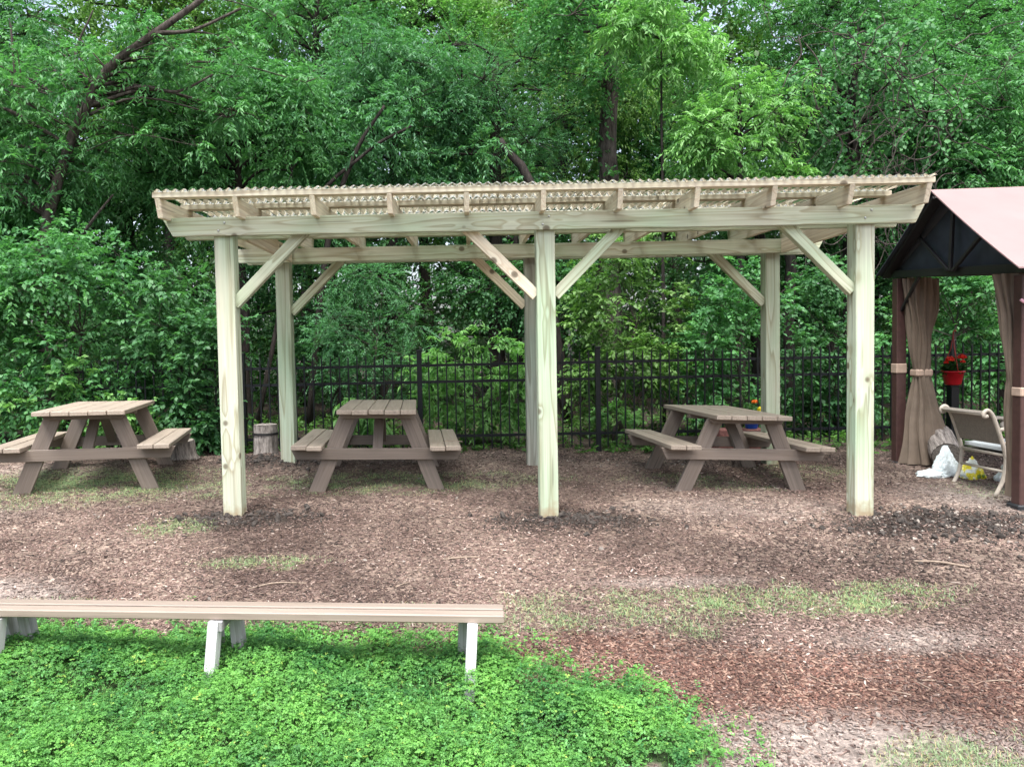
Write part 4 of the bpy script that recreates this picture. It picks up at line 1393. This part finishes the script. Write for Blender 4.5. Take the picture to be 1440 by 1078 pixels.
#VEG
def veg():
    BG = 'bushes crowding the fence'
    TG = 'trees of the wood behind the fence'
    # bushes in front of the fence on the left
    plant('bush', 'tall dense bush filling the left edge behind the leftmost picnic table', 'bush', gb(-6.1, 9.0), crown(1, (-6.1, 9.0, 1.7), (1.2, .75, 1.7), 42, (.35, .55)), 'broad', 'mid', seed=1, group=BG)
    plant('bush', 'dense leafy bush directly behind the leftmost picnic table', 'bush', gb(-4.6, 9.0), crown(2, (-4.55, 9.0, 1.45), (1.1, .65, 1.45), 38, (.3, .5)), 'broad', 'mid', seed=2, group=BG)
    plant('bush', 'dark bush just left of the left front pergola post, ending where the fence begins', 'bush', gb(-3.3, 8.95), crown(3, (-3.3, 8.95, 1.25), (.75, .45, 1.25), 36, (.25, .42)) + crown(33, (-3.15, 8.7, .5), (.5, .2, .35), 9, (.18, .28)) + crown(34, (-2.86, 8.62, .95), (.3, .12, .9), 16, (.18, .3)), 'broad', 'dark', seed=3, group=BG)
    plant('bush', 'low bright leafed bush between the leftmost table and the left front post', 'bush', gb(-4.1, 8.55), crown(4, (-4.2, 8.55, .75), (.85, .3, .45), 13, (.2, .32)), 'broad', 'bright', seed=4, group=BG)
    # shrubs just behind the fence
    plant('feathery_shrub', 'feathery blue green shrub seen between the left back post and the middle posts', 'shrub', gb(-1.2, 10.2), crown(5, (-1.2, 10.2, 1.5), (.95, .6, 1.15), 30, (.28, .45)), 'fine', 'blue', seed=5, group=BG, dens=1.3)
    plant('leafy_shrub', 'bright lime green shrub spilling through the fence left of the middle posts', 'shrub', gb(.25, 9.3), crown(6, (.15, 9.3, .85), (.8, .32, .68), 30, (.2, .34)), 'ash', 'bright', seed=6, group=BG)
    plant('leafy_shrub', 'small bright shrub behind the fence above the middle picnic table', 'shrub', gb(-1.1, 9.3), crown(7, (-1.1, 9.3, .55), (.4, .2, .35), 8, (.16, .26)), 'long', 'bright', seed=7, group=BG)
    plant('leafy_shrub', 'yellow green vine hung shrub right of the middle posts', 'shrub', gb(2.1, 10.0), crown(8, (2.15, 10.0, 1.6), (.95, .55, 1.35), 34, (.28, .45)), 'broad', 'yellow', seed=8, group=BG)
    plant('leafy_shrub', 'mid green shrub behind the fence left of the right back post', 'shrub', gb(3.6, 9.9), crown(9, (3.6, 9.9, 1.3), (.85, .5, 1.2), 26, (.28, .45)), 'broad', 'mid', seed=9, group=BG)
    plant('leafy_shrub', 'dark shrub behind the fence between the right pergola posts', 'shrub', gb(4.95, 10.2), crown(10, (4.9, 10.2, 1.3), (.8, .5, 1.3), 24, (.3, .45)), 'broad', 'dark', seed=10, group=BG)
    plant('leafy_shrub', 'dim shrub seen through the gazebo behind the red basket', 'shrub', gb(6.4, 10.0), crown(11, (6.3, 10.0, 1.5), (.9, .5, 1.5), 28, (.3, .48)), 'broad', 'mid', seed=11, group=BG)
    plant('leafy_shrub', 'shrub at the far right beyond the gazebo', 'shrub', gb(8.1, 10.0), crown(12, (8.0, 10.0, 1.8), (.9, .6, 1.7), 24, (.35, .5)), 'broad', 'mid', seed=12, group=BG)
    plant('leafy_shrub', 'small shrub with pale leaves at the foot of the fence behind the right picnic table', 'shrub', gb(1.85, 9.15), crown(13, (1.85, 9.15, .38), (.3, .15, .22), 6, (.14, .22)), 'broad', 'bright', seed=13, group=BG)
    # leaning tree on the left
    lt = [(-5.3, 10.2, .1, .085), (-5.45, 10.0, 2.0, .075), (-5.1, 9.8, 3.3, .066), (-4.65, 9.7, 4.25, .060), (-4.25, 9.6, 4.8, .052), (-3.7, 9.6, 5.2, .044), (-2.9, 9.7, 5.8, .03)]
    root = plant('leaning_tree', 'tree with a grey trunk leaning up to the right at the upper left', 'tree', gb(-5.25, 10.2),
          crown(20, (-5.3, 10.4, 4.3), (1.7, .8, 1.3), 30, (.4, .6)) + crown(21, (-3.2, 10.3, 5.0), (1.4, .7, 1.0), 18, (.35, .55)) + crown(22, (-4.6, 9.5, 4.3), (1.7, .3, 1.4), 26, (.18, .32)), 'ash', 'mid', lt, seed=20, group=TG)
    V, F = [], []
    b0 = Vector(gb(-5.25, 10.2))
    for pts, r0 in (([(-4.45, 9.85, 4.55), (-3.9, 9.7, 4.62), (-3.45, 9.7, 4.55), (-3.0, 9.7, 4.75)], .03), ([(-4.2, 9.8, 4.95), (-3.7, 9.6, 5.2), (-3.2, 9.6, 5.25), (-2.6, 9.6, 5.5)], .035),
                    ([(-4.5, 9.85, 4.4), (-4.75, 9.8, 5.0), (-4.5, 9.8, 5.6)], .025), ([(-5.1, 10.0, 3.3), (-5.5, 9.9, 4.4), (-5.6, 9.9, 5.6)], .03), ([(-5.3, 10, 2.2), (-4.7, 9.8, 2.9), (-4.3, 9.7, 3.3)], .03)):
        sp = smooth_path([Vector(p) - b0 for p in pts], 5)
        add_tube(V, F, sp, list(np.linspace(r0, r0 * .4, len(sp))), 7)
    me = bpy.data.meshes.new('limb'); me.from_pydata(V, [], F); me.update()
    link('limb', me, M['bark'], root)
    # trees of the wood, front rank
    def tree(label, x, y, cz, r, n, style, green, seed, tr=.09, name='tree', top=None, rc=(.45, .75), dens=1.0, bm='bark_dark', lean=0.0, extra=()):
        z0 = ground_z(x, y); top = top or cz + r[2] * .6
        trunk = [(x, y, z0 - .1, tr), (x + lean * .3, y, z0 + (top - z0) * .33, tr * .85), (x + lean * .6, y, z0 + (top - z0) * .66, tr * .65), (x + lean, y, top, tr * .35)]
        return plant(name, label, 'tree', (x, y, z0), crown(seed, (x + lean * .7, y, cz), r, n, rc) + list(extra), style, green, trunk, seed, dens, TG, bm)
    tree('drooping leafed tree filling the upper left between the leaning trunk and the pergola roof', -3.2, 11.4, 4.0, (1.6, 1.0, 1.6), 46, 'ash', 'mid', 30)
    tree('tree with layered foliage above the left bush at the left edge', -7.0, 11.0, 3.8, (1.6, 1.0, 1.9), 42, 'ash', 'mid', 31)
    tree('shadowy tree above the left half of the pergola roof', -1.2, 12.3, 4.7, (1.5, 1.0, 1.7), 40, 'ash', 'blue', 32, .13, lean=.3)
    tree('dark trunked tree above the middle of the pergola roof', .55, 12.6, 5.0, (1.3, .9, 1.6), 30, 'fine', 'blue', 33, .16, lean=.1, dens=1.2)
    tree('thick ivy covered trunk rising right of the middle of the pergola', 2.35, 12.5, 6.4, (1.3, .9, 1.4), 16, 'broad', 'mid', 34, .22, name='ivy_covered_tree', bm='bark', lean=.15,
         extra=[(2.25 + .1 * math.sin(i), 12.3, 2.6 + i * .42, .28) for i in range(7)])
    tree('small tree with bright drooping sprays at the top right of centre', 2.95, 11.2, 5.6, (.8, .6, .75), 16, 'long', 'bright', 35, .03, rc=(.3, .5))
    tree('light green tree with drooping crown above the right part of the pergola roof', 4.0, 11.0, 4.15, (.95, .7, 1.2), 30, 'ash', 'bright', 36, .07, rc=(.35, .55))
    tree('vine smothered tree with tangled bare stems above the gazebo', 5.9, 11.6, 4.6, (1.5, .9, 1.7), 44, 'vine', 'mid', 37, .17, name='vine_covered_tree', rc=(.35, .6))
    tree('leafy tree at the far upper right corner', 8.2, 11.6, 4.2, (1.3, 1.0, 2.2), 40, 'ash', 'mid', 38)
    tree('dark tree hidden low behind the right back post', 4.9, 12.6, 2.8, (1.4, .8, 1.6), 24, 'broad', 'dark', 39, .15)
    tree('dark tree low behind the middle posts', .9, 12.4, 2.6, (1.4, .8, 1.4), 22, 'broad', 'dark', 40, .12)
    tree('dark tree low behind the feathery shrub', -2.0, 12.4, 2.4, (1.4, .8, 1.4), 24, 'broad', 'dark', 41, .12)
    tree('dark tree between the vine smothered tree and the gazebo curtain', 6.9, 13.0, 2.9, (1.5, .8, 1.6), 24, 'broad', 'dark', 42, .2)
    tree('dim tree behind the left bushes', -5.0, 11.8, 2.6, (1.6, .8, 1.6), 24, 'broad', 'dark', 43, .15)
    # second rank, seen through the gaps
    for i, (x, y, cz, lab) in enumerate(((-9.5, 15.5, 6.0, 'tree beyond the leaning trunk at the far upper left'), (-6.3, 16.2, 6.2, 'tall tree half hidden behind the leaning trunk'), (-3.2, 15.6, 5.4, 'tall tree half hidden behind the left half of the pergola roof'),
                                         (-.6, 16.5, 6.3, 'pale tree seen deep in the gap left of the dark trunked tree'), (2.0, 15.8, 5.2, 'yellowish tree seen between the dark trunk and the ivy covered trunk'), (4.7, 16.4, 6.2, 'tall tree behind the bright drooping sprays'),
                                         (7.6, 15.8, 5.4, 'tall tree behind the vine smothered tree'), (10.6, 16.2, 6.0, 'tall tree behind the far upper right corner tree'))):
        tree(lab, x, y, cz + .8, (2.0, 1.2, 3.6), 74, ('ash', 'broad')[i % 2], ('mid', 'yellow', 'mid', 'bright', 'yellow', 'mid', 'mid', 'mid')[i], 60 + i, .14, rc=(.5, .85), dens=.8, lean=(-.6, .8, .5, -.4, .3, -.7, .5, 0)[i])
    # leaning dark limbs and saplings
    def sapling(pts, label, bm='bark_dark', clr=0, seed=0):
        base = pts[0][:3]
        plant('sapling', label, 'sapling', base, [(pts[-1][0], pts[-1][1], pts[-1][2], .4), (pts[-2][0], pts[-2][1], pts[-2][2] + .2, .3)], 'ash', 'blue', pts, seed, .5, 'thin bare stemmed saplings', bm)
    sapling([(1.55, 11.2, .2, .09), (1.25, 11.0, 2.2, .08), (1.05, 10.9, 3.5, .07), (.6, 10.9, 4.2, .05)], 'dark leaning stem just above the middle of the pergola roof', seed=80)
    sapling([(-2.2, 11.0, .2, .05), (-1.9, 10.9, 2.5, .045), (-1.5, 10.9, 3.9, .035), (-1.0, 10.9, 4.7, .02)], 'thin dark stem slanting right above the left half of the pergola roof', seed=81)
    sapling([(-2.9, 10.8, .2, .035), (-2.2, 10.8, 3.0, .03), (-1.3, 10.8, 4.0, .022), (-.6, 10.8, 4.4, .02)], 'thin dark stem crossing low over the left half of the pergola roof', seed=82)
    sapling([(4.75, 11.1, .2, .08), (4.7, 11.0, 2.4, .075), (4.65, 11.0, 3.6, .06), (5.1, 11.0, 4.6, .04)], 'dark upright stem below the vine smothered tree, right of the light green tree', seed=83)
    # tangle of bare vines hanging on the right
    rg = random.Random(9)
    V, F = [], []
    for i in range(120):
        x = rg.gauss(6.0, .8); y = rg.uniform(10.55, 11.0); z = rg.uniform(2.6, 5.6)
        pts = [Vector((x, y, z))]
        a = rg.uniform(0, 6.28)
        for k in range(6):
            a += rg.uniform(-1.1, 1.1)
            pts.append(pts[-1] + Vector((cos(a) * .2, rg.uniform(-.06, .06), sin(a) * .2 - .06)))
        sp = smooth_path(pts, 3)
        r = rg.uniform(.004, .012)
        add_tube(V, F, sp, list(np.linspace(r, r * .5, len(sp))), 4)
    me = bpy.data.meshes.new('vine_tangle'); me.from_pydata(V, [], F); me.update()
    tag(link('vine_tangle', me, M['bark']), 'grey tangle of bare vine stems hanging on the vine smothered tree', 'vines', kind='stuff')
    # ground cover at the foot of the fence and the far wood
    rng = np.random.default_rng(50)
    k = 2600
    bx_ = rng.uniform(-8, 9, k); by = rng.uniform(8.62, 12.5, k) 
    by = 8.62 + (by - 8.62) ** 1.25 / 3.88 ** .25
    d = rng.normal(size=(k, 3)); d[:, 2] = np.abs(d[:, 2]) + .6; d /= np.linalg.norm(d, axis=1, keepdims=True)
    B = np.stack([bx_, by, g0(bx_, by) + .0], -1)
    hh = .08 + .38 * fbm(bx_, by, .8, 61) * np.clip((by - 8.5) * 1.3, .2, 1)
    v, c = sprays(B, d, hh, 9, .06, .03, rng, (.025, .075, .018), (.11, .25, .05), .3, rng.random(k))
    me = np_mesh('ground_cover', v, 4, len(v) // 4, None, c)
    tag(link('ground_cover', me, M['leaf']), 'low weeds and ivy along the foot of the fence', 'weeds', kind='stuff')
    k = 16000
    bx_ = rng.uniform(-22, 24, k); by = rng.uniform(19, 24, k)
    bz = .2 + 11.5 * rng.random(k) ** .95 * (.75 + .4 * fbm(bx_, by * 0, 2.6, 65))
    d = rng.normal(size=(k, 3)); d[:, 2] += .3; d /= np.linalg.norm(d, axis=1, keepdims=True)
    v, c = sprays(np.stack([bx_, by, bz], -1), d, rng.uniform(.6, 1.1, k), 14, .24, .12, rng, (.02, .06, .02), (.10, .20, .05), .35, rng.random(k))
    me = np_mesh('far_wood', v, 4, len(v) // 4, None, c)
    tag(link('far_wood', me, M['leaf']), 'distant mass of woodland leaves closing the view', 'woodland', kind='stuff')
    k = 9000
    bx_ = rng.uniform(-14, 17, k); by = rng.uniform(13.5, 18, k)
    bz = .1 + 3.6 * rng.random(k) ** 1.1 * (.5 + .8 * fbm(bx_, by, 2.2, 69))
    d = rng.normal(size=(k, 3)); d[:, 2] += .3; d /= np.linalg.norm(d, axis=1, keepdims=True)
    v, c = sprays(np.stack([bx_, by, bz], -1), d, rng.uniform(.3, .7, k), 12, .11, .05, rng, (.014, .05, .02), (.07, .17, .05), .35, rng.random(k))
    me = np_mesh('undergrowth', v, 4, len(v) // 4, None, c)
    tag(link('undergrowth', me, M['leaf']), 'dim tangled undergrowth filling the wood floor behind the fence trees', 'undergrowth', kind='stuff')
    print('leaves', NLEAF[0])
veg()
